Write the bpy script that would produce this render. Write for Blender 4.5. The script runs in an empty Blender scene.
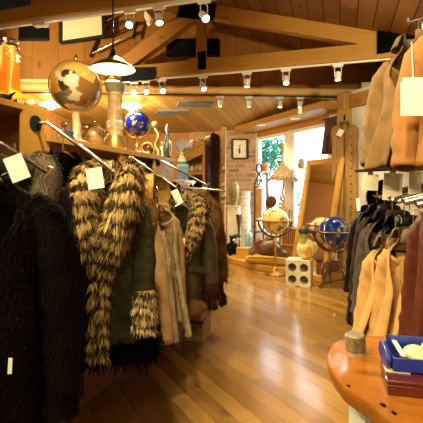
import bpy, math, random
import numpy as np
from mathutils import Vector, Matrix
rnd = random.Random(7)
npr = np.random.default_rng(11)
SC = bpy.context.scene
COL = SC.collection
PI = math.pi
F = 420.0; CH = 1.4; CX = 211.5; HY = 190.0      # focal length in pixels, eye height, principal column, horizon row

def at(x, y, d):                                  # a pixel at a known distance -> point in the shop
    return Vector(((x - CX) / F * d, d, CH + (HY - y) / F * d))
ED = Vector((.2926, .9562, 0)); EW = Vector((.9562, -.2926, 0))   # along the shop / across the shop
ROOM = math.atan2(EW.y, EW.x)
def R(u, v, z): return EW * u + ED * v + Vector((0, 0, z))
def d_u(x, u):                                    # distance at which column x meets the line "across = u"
    return u / (.9562 * (x - CX) / F - .2926)
def d_v(x, v): return v / (.2926 * (x - CX) / F + .9562)
def d_z(y, z): return (CH - z) * F / (y - HY)

# ------------------------------------------------------------------ mesh builder
class MB:
    def __init__(s): s.v = []; s.f = []
    def add(s, vs, fs):
        b = len(s.v); s.v += [tuple(p) for p in vs]; s.f += [tuple(b + i for i in f) for f in fs]; return s
    def box(s, c, size, rz=0, rx=0, ry=0):
        m = Matrix.Translation(Vector(c)) @ Matrix.Rotation(rz, 4, 'Z') @ Matrix.Rotation(ry, 4, 'Y') @ Matrix.Rotation(rx, 4, 'X')
        x, y, z = [k / 2 for k in size]
        vs = [m @ Vector(p) for p in ((-x,-y,-z),(x,-y,-z),(x,y,-z),(-x,y,-z),(-x,-y,z),(x,-y,z),(x,y,z),(-x,y,z))]
        return s.add(vs, [(3,2,1,0),(4,5,6,7),(0,1,5,4),(1,2,6,5),(2,3,7,6),(3,0,4,7)])
    def beam(s, a, b, w, h, up=Vector((0,0,1))):  # box bar from a to b
        a = Vector(a); b = Vector(b); t = (b - a).normalized(); n = t.cross(up)
        if n.length < 1e-4: n = t.cross(Vector((0,1,0)))
        n.normalize(); u = n.cross(t).normalized()
        vs = []
        for p in (a, b):
            for i, j in ((-1,-1),(1,-1),(1,1),(-1,1)): vs.append(p + n * (w/2*i) + u * (h/2*j))
        return s.add(vs, [(3,2,1,0),(4,5,6,7),(0,1,5,4),(1,2,6,5),(2,3,7,6),(3,0,4,7)])
    def tube(s, path, r, n=10, cap=True, closed=False, flat=1.0):
        g = tube_grid(path, r, n, closed, flat)
        k = len(g); vs = [p for ring in g for p in ring]; fs = []
        for i in range(k if closed else k - 1):
            for j in range(n):
                a = i*n + j; b = i*n + (j+1) % n; c = ((i+1) % k)*n + (j+1) % n; d = ((i+1) % k)*n + j
                fs.append((a, b, c, d))
        if cap and not closed: fs += [tuple(reversed(range(n))), tuple(range((k-1)*n, k*n))]
        return s.add(vs, fs)
    def lathe(s, prof, c=(0,0,0), n=24, a0=0, a1=2*PI, sx=1, sy=1):
        c = Vector(c); full = abs(a1 - a0 - 2*PI) < 1e-6; m = n if full else n + 1
        vs = []; fs = []
        for r, z in prof:
            for j in range(m):
                a = a0 + (a1-a0) * j / n
                vs.append(c + Vector((r*sx*math.cos(a), r*sy*math.sin(a), z)))
        for i in range(len(prof)-1):
            for j in range(n):
                j2 = (j+1) % m
                fs.append((i*m+j, i*m+j2, (i+1)*m+j2, (i+1)*m+j))
        if full:
            if prof[0][0] > 1e-4: fs.append(tuple(reversed(range(m))))
            if prof[-1][0] > 1e-4: fs.append(tuple(range((len(prof)-1)*m, len(prof)*m)))
        return s.add(vs, fs)
    def ball(s, c, r, n=20, sc=(1,1,1), rot=None):
        k = max(6, n//2); vs = []; fs = []; c = Vector(c)
        for i in range(k+1):
            t = PI*i/k
            for j in range(n):
                a = 2*PI*j/n
                p = Vector((r*sc[0]*math.sin(t)*math.cos(a), r*sc[1]*math.sin(t)*math.sin(a), -r*sc[2]*math.cos(t)))
                if rot is not None: p = rot @ p
                vs.append(c + p)
        for i in range(k):
            for j in range(n): fs.append((i*n+j, i*n+(j+1) % n, (i+1)*n+(j+1) % n, (i+1)*n+j))
        return s.add(vs, fs)
    def prism(s, pts, z0, z1):
        n = len(pts)
        vs = [(p[0], p[1], z0) for p in pts] + [(p[0], p[1], z1) for p in pts]
        return s.add(vs, [tuple(reversed(range(n))), tuple(range(n, 2*n))] + [(i, (i+1) % n, n+(i+1) % n, n+i) for i in range(n)])
    def quadprism(s, q, n):                        # polygon q extruded along vector n
        k = len(q); vs = [Vector(p) for p in q] + [Vector(p) + Vector(n) for p in q]
        return s.add(vs, [tuple(reversed(range(k))), tuple(range(k, 2*k))] + [(i, (i+1) % k, k+(i+1) % k, k+i) for i in range(k)])
    def grid(s, g, wrap=False):
        k, n = len(g), len(g[0]); vs = [p for row in g for p in row]; fs = []
        for i in range(k-1):
            for j in range(n if wrap else n-1):
                fs.append((i*n+j, i*n+(j+1) % n, (i+1)*n+(j+1) % n, (i+1)*n+j))
        return s.add(vs, fs)

def spline(path, per=6):                           # Catmull-Rom through control points
    P = [Vector(p) for p in path]
    if len(P) < 3: return P
    out = []
    for i in range(len(P)-1):
        p0 = P[max(i-1, 0)]; p1 = P[i]; p2 = P[i+1]; p3 = P[min(i+2, len(P)-1)]
        for k in range(per):
            t = k / per
            out.append(.5 * ((2*p1) + (p2-p0)*t + (2*p0-5*p1+4*p2-p3)*t*t + (3*p1-p0-3*p2+p3)*t**3))
    out.append(P[-1]); return out
def lerps(vals, m):
    return [float(v) for v in np.interp(np.linspace(0, 1, m), np.linspace(0, 1, len(vals)), vals)]

def tube_grid(path, r, n=10, closed=False, flat=1.0):
    P = [Vector(p) for p in path]; k = len(P)
    rs = [r]*k if isinstance(r, (int, float)) else lerps(r, k)
    rings = []; prev = None
    for i in range(k):
        if closed: t = P[(i+1) % k] - P[i-1]
        else: t = P[min(i+1, k-1)] - P[max(i-1, 0)]
        t.normalize()
        ref = prev if prev is not None else (Vector((0,0,1)) if abs(t.z) < .9 else Vector((0,1,0)))
        a = ref - t * ref.dot(t); a.normalize(); prev = a; b = t.cross(a)
        rings.append([P[i] + (a*math.cos(2*PI*j/n) + b*math.sin(2*PI*j/n)*flat) * rs[i] for j in range(n)])
    return rings

def mesh_obj(name, mb, mat, parent=None, smooth=True, bevel=0, solid=0, sub=0, ang=.7):
    me = bpy.data.meshes.new(name)
    me.from_pydata(mb.v, [], mb.f); me.validate(); 
    o = bpy.data.objects.new(name, me); COL.objects.link(o)
    for m in (mat if isinstance(mat, (list, tuple)) else [mat]): me.materials.append(m)
    if smooth:
        me.polygons.foreach_set('use_smooth', [True]*len(me.polygons))
        me.set_sharp_from_angle(angle=ang)
    if solid:
        md = o.modifiers.new('thick', 'SOLIDIFY'); md.thickness = solid; md.offset = 0
    if bevel:
        md = o.modifiers.new('bev', 'BEVEL'); md.width = bevel; md.segments = 2; md.limit_method = 'ANGLE'
    if sub:
        md = o.modifiers.new('sub', 'SUBSURF'); md.levels = sub; md.render_levels = sub
    if parent is not None: o.parent = parent
    return o
def thing(name, label, cat, loc=(0,0,0), rz=0, group=None, scale=1):
    o = bpy.data.objects.new(name, None); COL.objects.link(o)
    o.empty_display_size = .05; o.location = loc; o.rotation_euler = (0,0,rz); o.scale = (scale,)*3
    return tag(o, label, cat, group)
def tag(o, label, cat, group=None):
    o['label'] = label; o['category'] = cat
    if group: o['group'] = group
    return o
def struct(name, mb, mat, bevel=0, smooth=False):
    o = mesh_obj(name, mb, mat, None, smooth, bevel); o['kind'] = 'structure'; return o
def put(o, loc, rz=0): o.location = loc; o.rotation_euler = (0,0,rz); return o
def copy_thing(o, loc, rz, label, group=None):
    c = o.copy(); COL.objects.link(c); c.location = loc; c.rotation_euler = (0,0,rz); c['label'] = label
    if group: c['group'] = group
    for ch in o.children:
        k = ch.copy(); COL.objects.link(k); k.parent = c
        for g in ch.children:
            q = g.copy(); COL.objects.link(q); q.parent = k
    return c

# ------------------------------------------------------------------ materials
def new_mat(name):
    m = bpy.data.materials.new(name); m.use_nodes = True; nt = m.node_tree
    b = nt.nodes['Principled BSDF']; return m, nt, b
def N(nt, t, **kw):
    n = nt.nodes.new(t)
    for k, v in kw.items(): setattr(n, k, v)
    return n
def c4(c): return (c[0], c[1], c[2], 1)
def plain(name, c, rough=.5, metal=0, var=.25, scale=8, bump=0, coat=0, spec=.5, stretch=(1,1,1)):
    m, nt, b = new_mat(name); L = nt.links.new
    tc = N(nt, 'ShaderNodeTexCoord'); mp = N(nt, 'ShaderNodeMapping'); mp.inputs['Scale'].default_value = stretch
    nz = N(nt, 'ShaderNodeTexNoise'); nz.inputs['Scale'].default_value = scale; nz.inputs['Detail'].default_value = 4
    rp = N(nt, 'ShaderNodeValToRGB')
    rp.color_ramp.elements[0].position = .3; rp.color_ramp.elements[1].position = .7
    rp.color_ramp.elements[0].color = c4([k*(1-var) for k in c]); rp.color_ramp.elements[1].color = c4([min(1, k*(1+var)) for k in c])
    L(tc.outputs['Object'], mp.inputs[0]); L(mp.outputs[0], nz.inputs['Vector']); L(nz.outputs['Fac'], rp.inputs[0]); L(rp.outputs[0], b.inputs['Base Color'])
    b.inputs['Roughness'].default_value = rough; b.inputs['Metallic'].default_value = metal
    b.inputs['Coat Weight'].default_value = coat; b.inputs['Specular IOR Level'].default_value = spec
    if bump:
        bp = N(nt, 'ShaderNodeBump'); bp.inputs['Strength'].default_value = bump; bp.inputs['Distance'].default_value = .01
        L(nz.outputs['Fac'], bp.inputs['Height']); L(bp.outputs[0], b.inputs['Normal'])
    return m
def glow(name, c, s):
    m, nt, b = new_mat(name)
    b.inputs['Base Color'].default_value = c4(c); b.inputs['Emission Color'].default_value = c4(c); b.inputs['Emission Strength'].default_value = s
    return m
def planks(name, ca, cb, across, along, width, length=2.0, rough=.4, seam=.012, seamdark=.35, grain=.35, coat=0, bump=.15, knots=True, spec=.3):
    """boards laid side by side: every board its own tone, grain along it, a dark joint between"""
    m, nt, b = new_mat(name); L = nt.links.new
    tc = N(nt, 'ShaderNodeTexCoord')
    def dot(v):
        d = N(nt, 'ShaderNodeVectorMath', operation='DOT_PRODUCT'); L(tc.outputs['Object'], d.inputs[0]); d.inputs[1].default_value = v; return d.outputs['Value']
    def mth(op, a, bb=None, c=None):
        n = N(nt, 'ShaderNodeMath', operation=op)
        for i, q in enumerate((a, bb, c)):
            if q is None: continue
            if isinstance(q, (int, float)): n.inputs[i].default_value = q
            else: L(q, n.inputs[i])
        return n.outputs[0]
    A = mth('DIVIDE', dot(across), width); ia = mth('FLOOR', A); fa = mth('FRACT', A)
    wn0 = N(nt, 'ShaderNodeTexWhiteNoise', noise_dimensions='1D'); L(ia, wn0.inputs['W'])
    Ln = mth('ADD', mth('DIVIDE', dot(along), length), mth('MULTIPLY', wn0.outputs['Value'], 7.3)); il = mth('FLOOR', Ln); fl = mth('FRACT', Ln)
    cb_ = N(nt, 'ShaderNodeCombineXYZ'); L(ia, cb_.inputs[0]); L(il, cb_.inputs[1])
    wn = N(nt, 'ShaderNodeTexWhiteNoise', noise_dimensions='2D'); L(cb_.outputs[0], wn.inputs['Vector'])
    gv = N(nt, 'ShaderNodeCombineXYZ'); L(mth('MULTIPLY', A, width*38), gv.inputs[0]); L(mth('MULTIPLY', Ln, length*2.2), gv.inputs[1]); L(mth('MULTIPLY', wn.outputs['Value'], 40), gv.inputs[2])
    nz = N(nt, 'ShaderNodeTexNoise'); nz.inputs['Scale'].default_value = 1; nz.inputs['Detail'].default_value = 5; nz.inputs['Distortion'].default_value = .6; L(gv.outputs[0], nz.inputs['Vector'])
    t = mth('ADD', mth('MULTIPLY', nz.outputs['Fac'], grain), mth('MULTIPLY', wn.outputs['Value'], 1-grain))
    rp = N(nt, 'ShaderNodeValToRGB'); rp.color_ramp.elements[0].color = c4(ca); rp.color_ramp.elements[1].color = c4(cb)
    rp.color_ramp.elements[0].position = .15; rp.color_ramp.elements[1].position = .85
    L(t, rp.inputs[0])
    e = mth('MINIMUM', fa, mth('SUBTRACT', 1.0, fa)); s1 = mth('LESS_THAN', e, seam/width/2)
    e2 = mth('MINIMUM', fl, mth('SUBTRACT', 1.0, fl)); s2 = mth('LESS_THAN', e2, seam/length/3)
    sm = mth('MAXIMUM', s1, s2)
    mx = N(nt, 'ShaderNodeMix', data_type='RGBA'); mx.inputs['B'].default_value = c4([k*seamdark for k in ca])
    L(sm, mx.inputs['Factor']); L(rp.outputs[0], mx.inputs['A']); last = mx.outputs['Result']
    if knots:
        vo = N(nt, 'ShaderNodeTexVoronoi'); vo.inputs['Scale'].default_value = 1.0
        kv = N(nt, 'ShaderNodeCombineXYZ'); L(mth('MULTIPLY', A, width*3.2), kv.inputs[0]); L(mth('MULTIPLY', Ln, length*1.3), kv.inputs[1]); L(kv.outputs[0], vo.inputs['Vector'])
        kr = N(nt, 'ShaderNodeMapRange'); kr.inputs['From Min'].default_value = .03; kr.inputs['From Max'].default_value = .11; kr.inputs['To Min'].default_value = .75; kr.inputs['To Max'].default_value = 0
        L(vo.outputs['Distance'], kr.inputs['Value'])
        m2 = N(nt, 'ShaderNodeMix', data_type='RGBA'); m2.inputs['B'].default_value = c4([k*.4 for k in ca]); L(kr.outputs[0], m2.inputs['Factor']); L(last, m2.inputs['A']); last = m2.outputs['Result']
    L(last, b.inputs['Base Color'])
    rr = N(nt, 'ShaderNodeMapRange'); rr.inputs['To Min'].default_value = rough*.75; rr.inputs['To Max'].default_value = rough*1.25; L(nz.outputs['Fac'], rr.inputs['Value']); L(rr.outputs[0], b.inputs['Roughness'])
    b.inputs['Coat Weight'].default_value = coat; b.inputs['Coat Roughness'].default_value = .12; b.inputs['Specular IOR Level'].default_value = spec
    if bump:
        bp = N(nt, 'ShaderNodeBump'); bp.inputs['Strength'].default_value = bump; bp.inputs['Distance'].default_value = .004
        L(mth('SUBTRACT', nz.outputs['Fac'], mth('MULTIPLY', sm, 2.0)), bp.inputs['Height']); L(bp.outputs[0], b.inputs['Normal'])
    return m
def fur_mat(name, rough=.65):
    m, nt, b = new_mat(name)
    a = N(nt, 'ShaderNodeVertexColor'); a.layer_name = 'hair'; nt.links.new(a.outputs['Color'], b.inputs['Base Color'])
    b.inputs['Roughness'].default_value = .8; b.inputs['Specular IOR Level'].default_value = .06
    return m
def glass_mat(name, tint=(1,1,1), keep=.9):
    m, nt, b = new_mat(name); L = nt.links.new
    t = N(nt, 'ShaderNodeBsdfTransparent'); t.inputs[0].default_value = c4(tint)
    g = N(nt, 'ShaderNodeBsdfGlossy'); g.inputs['Roughness'].default_value = .02
    fr = N(nt, 'ShaderNodeLayerWeight'); pw = N(nt, 'ShaderNodeMath', operation='POWER'); pw.inputs[1].default_value = 4; L(fr.outputs['Facing'], pw.inputs[0])
    mx = N(nt, 'ShaderNodeMixShader'); L(pw.outputs[0], mx.inputs[0]); L(t.outputs[0], mx.inputs[1]); L(g.outputs[0], mx.inputs[2])
    L(mx.outputs[0], nt.nodes['Material Output'].inputs[0]); return m
def paper(name, c=(.8,.76,.62), lines=22, ink=.35):
    m, nt, b = new_mat(name); L = nt.links.new
    tc = N(nt, 'ShaderNodeTexCoord'); sx = N(nt, 'ShaderNodeSeparateXYZ'); L(tc.outputs['Generated'], sx.inputs[0])
    w = N(nt, 'ShaderNodeMath', operation='MULTIPLY'); w.inputs[1].default_value = lines; L(sx.outputs['Z'], w.inputs[0])
    f = N(nt, 'ShaderNodeMath', operation='FRACT'); L(w.outputs[0], f.inputs[0])
    s = N(nt, 'ShaderNodeMath', operation='LESS_THAN'); s.inputs[1].default_value = .38; L(f.outputs[0], s.inputs[0])
    nz = N(nt, 'ShaderNodeTexNoise'); nz.inputs['Scale'].default_value = 9; L(tc.outputs['Generated'], nz.inputs['Vector'])
    g = N(nt, 'ShaderNodeMath', operation='GREATER_THAN'); g.inputs[1].default_value = .5; L(nz.outputs['Fac'], g.inputs[0])
    a = N(nt, 'ShaderNodeMath', operation='MULTIPLY'); L(s.outputs[0], a.inputs[0]); L(g.outputs[0], a.inputs[1])
    a2 = N(nt, 'ShaderNodeMath', operation='MULTIPLY'); L(a.outputs[0], a2.inputs[0]); a2.inputs[1].default_value = ink
    mx = N(nt, 'ShaderNodeMix', data_type='RGBA'); mx.inputs['A'].default_value = c4(c); mx.inputs['B'].default_value = (.12,.11,.12,1)
    L(a2.outputs[0], mx.inputs['Factor']); L(mx.outputs['Result'], b.inputs['Base Color']); b.inputs['Roughness'].default_value = .6
    return m
def bricks(name):
    m, nt, b = new_mat(name); L = nt.links.new
    tc = N(nt, 'ShaderNodeTexCoord')
    d = N(nt, 'ShaderNodeVectorMath', operation='DOT_PRODUCT'); L(tc.outputs['Object'], d.inputs[0]); d.inputs[1].default_value = EW
    sx = N(nt, 'ShaderNodeSeparateXYZ'); L(tc.outputs['Object'], sx.inputs[0]); cb = N(nt, 'ShaderNodeCombineXYZ'); L(d.outputs['Value'], cb.inputs[0]); L(sx.outputs['Z'], cb.inputs[1])
    br = N(nt, 'ShaderNodeTexBrick'); L(cb.outputs[0], br.inputs['Vector'])
    br.inputs['Color1'].default_value = (.34,.17,.075,1); br.inputs['Color2'].default_value = (.58,.36,.19,1); br.inputs['Mortar'].default_value = (.5,.38,.25,1)
    br.inputs['Scale'].default_value = 1; br.inputs['Brick Width'].default_value = .27; br.inputs['Row Height'].default_value = .105; br.inputs['Mortar Size'].default_value = .012
    nz = N(nt, 'ShaderNodeTexNoise'); nz.inputs['Scale'].default_value = 14; L(tc.outputs['Object'], nz.inputs['Vector'])
    mx = N(nt, 'ShaderNodeMix', data_type='RGBA'); mx.blend_type = 'MULTIPLY'; mx.inputs['Factor'].default_value = .6
    rp = N(nt, 'ShaderNodeValToRGB'); rp.color_ramp.elements[0].color = (.55,.5,.45,1); rp.color_ramp.elements[1].color = (1,1,1,1); L(nz.outputs['Fac'], rp.inputs[0])
    L(br.outputs['Color'], mx.inputs['A']); L(rp.outputs[0], mx.inputs['B']); L(mx.outputs['Result'], b.inputs['Base Color']); b.inputs['Roughness'].default_value = .85
    bp = N(nt, 'ShaderNodeBump'); bp.inputs['Strength'].default_value = .7; bp.inputs['Distance'].default_value = .02; bp.invert = True; L(br.outputs['Fac'], bp.inputs['Height']); L(bp.outputs[0], b.inputs['Normal'])
    return m
def globe_mat(name, sea, lands, rough=.12, scale=7, thr=.52, vs=2.2):
    m, nt, b = new_mat(name); L = nt.links.new
    tc = N(nt, 'ShaderNodeTexCoord'); nz = N(nt, 'ShaderNodeTexNoise'); nz.inputs['Scale'].default_value = scale; nz.inputs['Detail'].default_value = 5; L(tc.outputs['Object'], nz.inputs['Vector'])
    vo = N(nt, 'ShaderNodeTexVoronoi'); vo.inputs['Scale'].default_value = scale*vs; L(tc.outputs['Object'], vo.inputs['Vector'])
    sp = N(nt, 'ShaderNodeSeparateColor'); L(vo.outputs['Color'], sp.inputs[0])
    rp = N(nt, 'ShaderNodeValToRGB'); rp.color_ramp.interpolation = 'CONSTANT'
    els = rp.color_ramp.elements; els[0].color = c4(lands[0]); els[1].color = c4(lands[-1]); els[1].position = (len(lands)-1)/len(lands)
    for i in range(1, len(lands)-1): e = els.new(i/len(lands)); e.color = c4(lands[i])
    L(sp.outputs[0], rp.inputs[0])
    g = N(nt, 'ShaderNodeMapRange'); g.inputs['From Min'].default_value = thr-.015; g.inputs['From Max'].default_value = thr+.015; L(nz.outputs['Fac'], g.inputs['Value'])
    mx = N(nt, 'ShaderNodeMix', data_type='RGBA'); mx.inputs['A'].default_value = c4(sea); L(g.outputs[0], mx.inputs['Factor']); L(rp.outputs[0], mx.inputs['B']); L(mx.outputs['Result'], b.inputs['Base Color'])
    b.inputs['Roughness'].default_value = rough; b.inputs['Coat Weight'].default_value = .25; b.inputs['Coat Roughness'].default_value = .08; b.inputs['Specular IOR Level'].default_value = .35
    return m
Z3 = (0,0,1)
FW = math.radians(29.0)                             # floor boards run askew to the room
M = {}
M['floor'] = planks('floor boards', (.21,.10,.024), (.39,.205,.052), (math.cos(FW), math.sin(FW), 0), (-math.sin(FW), math.cos(FW), 0), .125, 1.7, .20, .003, .45, .5, .3, .05, True, .5)
M['low'] = planks('low ceiling boards', (.36,.20,.04), (.52,.31,.065), EW, ED, .16, 6, .5, .010, .4, .4)
M['roof'] = planks('roof boards', (.12,.047,.008), (.22,.09,.016), EW, ED, .20, 7, .5, .016, .25, .45)
M['gable'] = planks('gable boards', (.24,.088,.012), (.36,.145,.021), (1,0,0), Z3, .42, 9, .45, .008, .45, .6)
M['wallwood'] = planks('wall boards', (.33,.14,.026), (.46,.21,.04), EW, Z3, .2, 9, .5, .008, .45, .5)
M['beam'] = planks('beam timber', (.36,.165,.025), (.46,.225,.036), Z3, EW, 5, 9, .45, .0, .5, .9)
M['strut'] = planks('brace timber', (.31,.125,.02), (.41,.18,.03), Z3, EW, 5, 9, .5, .0, .5, .9)
M['log'] = planks('pale log', (.62,.38,.12), (.75,.50,.20), Z3, (1,0,0), 5, 9, .45, .0, .5, .9)
M['post'] = planks('post timber', (.38,.205,.045), (.52,.30,.075), (1,0,0), Z3, 5, 9, .6, .0, .5, .9)
M['cab'] = planks('cabinet pine', (.42,.20,.032), (.54,.285,.052), Z3, ED, 5, 9, .35, .0, .5, .85, .2)
M['cabdark'] = planks('dark cabinet wood', (.115,.035,.012), (.19,.06,.02), Z3, ED, 5, 9, .4, .0, .5, .85)
M['slab'] = planks('polished slab', (.27,.075,.008), (.43,.15,.017), (.4,.9,0), (.9,-.4,0), 4, 9, .22, .0, .5, .9, .25)
M['crate'] = planks('crate wood', (.34,.17,.06), (.5,.28,.11), Z3, (1,0,0), .07, 3, .6, .006, .3, .5)
M['frame'] = planks('mirror frame wood', (.48,.25,.045), (.58,.32,.065), Z3, (1,0,0), 5, 9, .35, .0, .5, .9)
M['white'] = plain('white paint', (.78,.74,.66), .7, var=.04)
M['brick'] = bricks('tan brick')
M['steel'] = plain('black steel plate', (.0022,.0022,.0026), .8, spec=.03)
M['steelblue'] = plain('blue grey steel plate', (.05,.075,.125), .8, spec=.05)
M['steelgrey'] = plain('grey steel plate', (.016,.018,.022), .8, spec=.05)
M['chrome'] = plain('chrome', (.75,.72,.66), .16, 1, var=.05)
M['track'] = plain('white track', (.80,.77,.70), .4, var=.03)
M['trackdark'] = plain('dark track', (.02,.018,.016), .4)
M['brass'] = plain('brass', (.75,.50,.14), .22, 1, var=.1)
M['brassp'] = plain('satin brass', (.62,.43,.15), .38, .9, var=.1)
M['lamp'] = glow('hot lamp face', (1,.86,.62), 9)
M['opal'] = glow('opal glass lit', (1,.88,.62), 5)
M['shadein'] = plain('enamel shade', (.72,.62,.34), .35, var=.08)
M['iron'] = plain('wrought iron', (.012,.012,.014), .5, .5)
M['dwood'] = plain('dark turned wood', (.085,.032,.014), .25, var=.4, scale=20, coat=.4, stretch=(1,1,.15))
M['paper'] = paper('printed tag', (.92,.90,.84), 18, .3); M['sheet'] = paper('printed sheet', (.88,.82,.62), 16, .22)
M['blank'] = plain('blank board', (.72,.60,.40), .6, var=.04)
M['black'] = plain('black', (.003,.003,.0035), .65, spec=.08)
M['glass'] = glass_mat('window glass')
M['amber'] = glass_mat('amber glass', (.75,.42,.1))
M['fur'] = fur_mat('fur')
M['cream'] = plain('cream stone', (.74,.66,.48), .6, var=.12, scale=14)
M['ivory'] = plain('ivory', (.80,.74,.58), .4, var=.1)
M['greycloth'] = plain('grey cloth', (.16,.15,.14), .8)
# ------------------------------------------------------------------ fur
def fur_obj(name, parent, grids, n, ln, wd, colfn, wrap=True, lift=.55, seed=1, mat=None):
    """a pelt: the skin plus thousands of little tapering locks, each with its own colour"""
    g_ = np.random.default_rng(seed)
    V = []; Fq = []; C = []; base = 0
    if isinstance(grids[0][0], Vector): grids = [grids]
    area = []
    for g in grids:
        g = np.array([[list(p) for p in row] for row in g], float)
        area.append(np.linalg.norm(g[1:, :, :] - g[:-1, :, :], axis=2).sum() * np.linalg.norm(np.diff(g, axis=1), axis=2).mean())
    tot = sum(area)
    for g, ar in zip(grids, area):
        g = np.array([[list(p) for p in row] for row in g], float)
        k, m, _ = g.shape
        gw = np.concatenate([g, g[:, :1]], axis=1) if wrap else g
        cen = g.mean(axis=1)
        arc = np.concatenate([[0], np.cumsum(np.linalg.norm(np.diff(cen, axis=0), axis=1))])
        # skin
        vs = g.reshape(-1, 3); ar_v = np.repeat(arc, m)
        root, tip = colfn(vs, ar_v, np.full(len(vs), .5))
        V.append(vs); C.append(root)
        mm = m if wrap else m - 1
        ii, jj = np.meshgrid(np.arange(k-1), np.arange(mm), indexing='ij'); ii = ii.ravel(); jj = jj.ravel(); j2 = (jj+1) % m
        Fq.append(np.stack([ii*m+jj, ii*m+j2, (ii+1)*m+j2, (ii+1)*m+jj], 1) + base); base += len(vs)
        # locks
        nn = int(n * 2.6 * ar / tot)
        d1 = gw[1:, :-1] - gw[:-1, :-1]; d2 = gw[:-1, 1:] - gw[:-1, :-1]
        cell = np.linalg.norm(np.cross(d1, d2), axis=2).ravel(); cell /= cell.sum()
        idx = g_.choice(len(cell), nn, p=cell); ci = idx // (gw.shape[1]-1); cj = idx % (gw.shape[1]-1)
        a = g_.random(nn)[:, None]; b = g_.random(nn)[:, None]
        p = gw[ci, cj]*(1-a)*(1-b) + gw[ci+1, cj]*a*(1-b) + gw[ci, cj+1]*(1-a)*b + gw[ci+1, cj+1]*a*b
        fl = gw[ci+1, cj] - gw[ci, cj]; fl /= np.linalg.norm(fl, axis=1)[:, None] + 1e-9
        sd = gw[ci, cj+1] - gw[ci, cj]; sd /= np.linalg.norm(sd, axis=1)[:, None] + 1e-9
        nr = np.cross(sd, fl); nr /= np.linalg.norm(nr, axis=1)[:, None] + 1e-9
        cc = cen[ci]; flip = np.sign(((p - cc) * nr).sum(1)); flip[flip == 0] = 1
        nr *= flip[:, None]
        jit = g_.normal(0, .35, (nn, 3))
        fl2 = fl + jit*.6; fl2 /= np.linalg.norm(fl2, axis=1)[:, None]
        L = (ln * (.6 + .8*g_.random(nn)))[:, None]; W = (wd * .55 * (.6 + .8*g_.random(nn)))[:, None]
        li = lift * (.6 + .8*g_.random(nn))[:, None]
        mid = p + (nr*li + fl2*(1-.4*li)) * L*.5
        end = mid + (nr*li*.35 + fl2) * L*.5 + np.array([0, 0, -1.])*L*.12
        s2 = sd + jit*.5; s2 /= np.linalg.norm(s2, axis=1)[:, None]
        bl = np.stack([p - s2*W*.5, p + s2*W*.5, mid + s2*W*.45, mid - s2*W*.45, end], 1).reshape(-1, 3)
        root, tip = colfn(p, arc[ci] + a[:, 0]*(arc[np.minimum(ci+1, k-1)] - arc[ci]), g_.random(nn))
        col = np.stack([root, root, (root+tip)/2, (root+tip)/2, tip], 1).reshape(-1, 3)
        V.append(bl); C.append(col)
        i0 = base + np.arange(nn)*5
        Fq.append(np.stack([i0, i0+1, i0+2, i0+3], 1)); Fq.append(np.stack([i0+3, i0+2, i0+4], 1)); base += nn*5
    V = np.concatenate(V); C = np.concatenate(C)
    faces = [tuple(int(q) for q in f) for blk in Fq for f in blk]
    me = bpy.data.meshes.new(name); me.from_pydata(V.tolist(), [], faces)
    at_ = me.color_attributes.new('hair', 'FLOAT_COLOR', 'POINT')
    buf = np.ones((len(V), 4)); buf[:, :3] = C; at_.data.foreach_set('color', buf.ravel())
    me.materials.append(mat or M['fur'])
    me.polygons.foreach_set('use_smooth', [True]*len(me.polygons))
    o = bpy.data.objects.new(name, me); COL.objects.link(o)
    if parent is not None: o.parent = parent
    return o
def hair(c, var=.5, tip=1.3):
    c = np.array(c)
    def f(p, arc, r):
        k = (1 - var/2 + var*r)[:, None] * np.ones((1, 3))
        n = .82 + .3*np.sin(p[:, 0:1]*23 + 3*np.sin(p[:, 2:3]*9)) * np.sin(p[:, 2:3]*13 + p[:, 1:2]*17)
        base = c[None]*k*n; return base, np.clip(base*tip, 0, 1)
    return f
def banded(light, dark, period=.07, duty=.42, tip=1.25):
    light = np.array(light); dark = np.array(dark)
    def f(p, arc, r):
        ph = arc/period + .16*np.sin(p[:, 0]*31 + p[:, 1]*25) + .22*(r-.5) + .12*np.sin(p[:, 2]*47 + p[:, 0]*60)
        w = np.clip((np.sin(2*PI*ph) - (1-2*duty)) * 2.2 + .5, 0, 1)[:, None]
        base = light[None]*(1-w) + dark[None]*w
        base = base*(.75 + .5*r[:, None]); return base, np.clip(base*tip, 0, 1)
    return f
RACCOON = banded((.46,.30,.12), (.04,.024,.012), .058, .45)
RACCOON_PALE = banded((.50,.35,.16), (.04,.026,.014), .045, .4)
RACCOON_DARK = banded((.38,.24,.09), (.035,.02,.01), .05, .5)
MINK = hair((.0055,.0025,.0017), .7, 1.8)
BLACKFUR = hair((.0035,.0028,.0026), .6, 1.5)
BROWNFUR = hair((.125,.055,.016), .9, 1.8)
FOXFUR = hair((.50,.27,.08), .7, 1.4)
TAUPE = hair((.13,.095,.06), .6, 1.4)
DARKBROWN = hair((.028,.011,.005), .9, 2.0)
PALEFLEECE = hair((.42,.31,.19), .4, 1.2)

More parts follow.
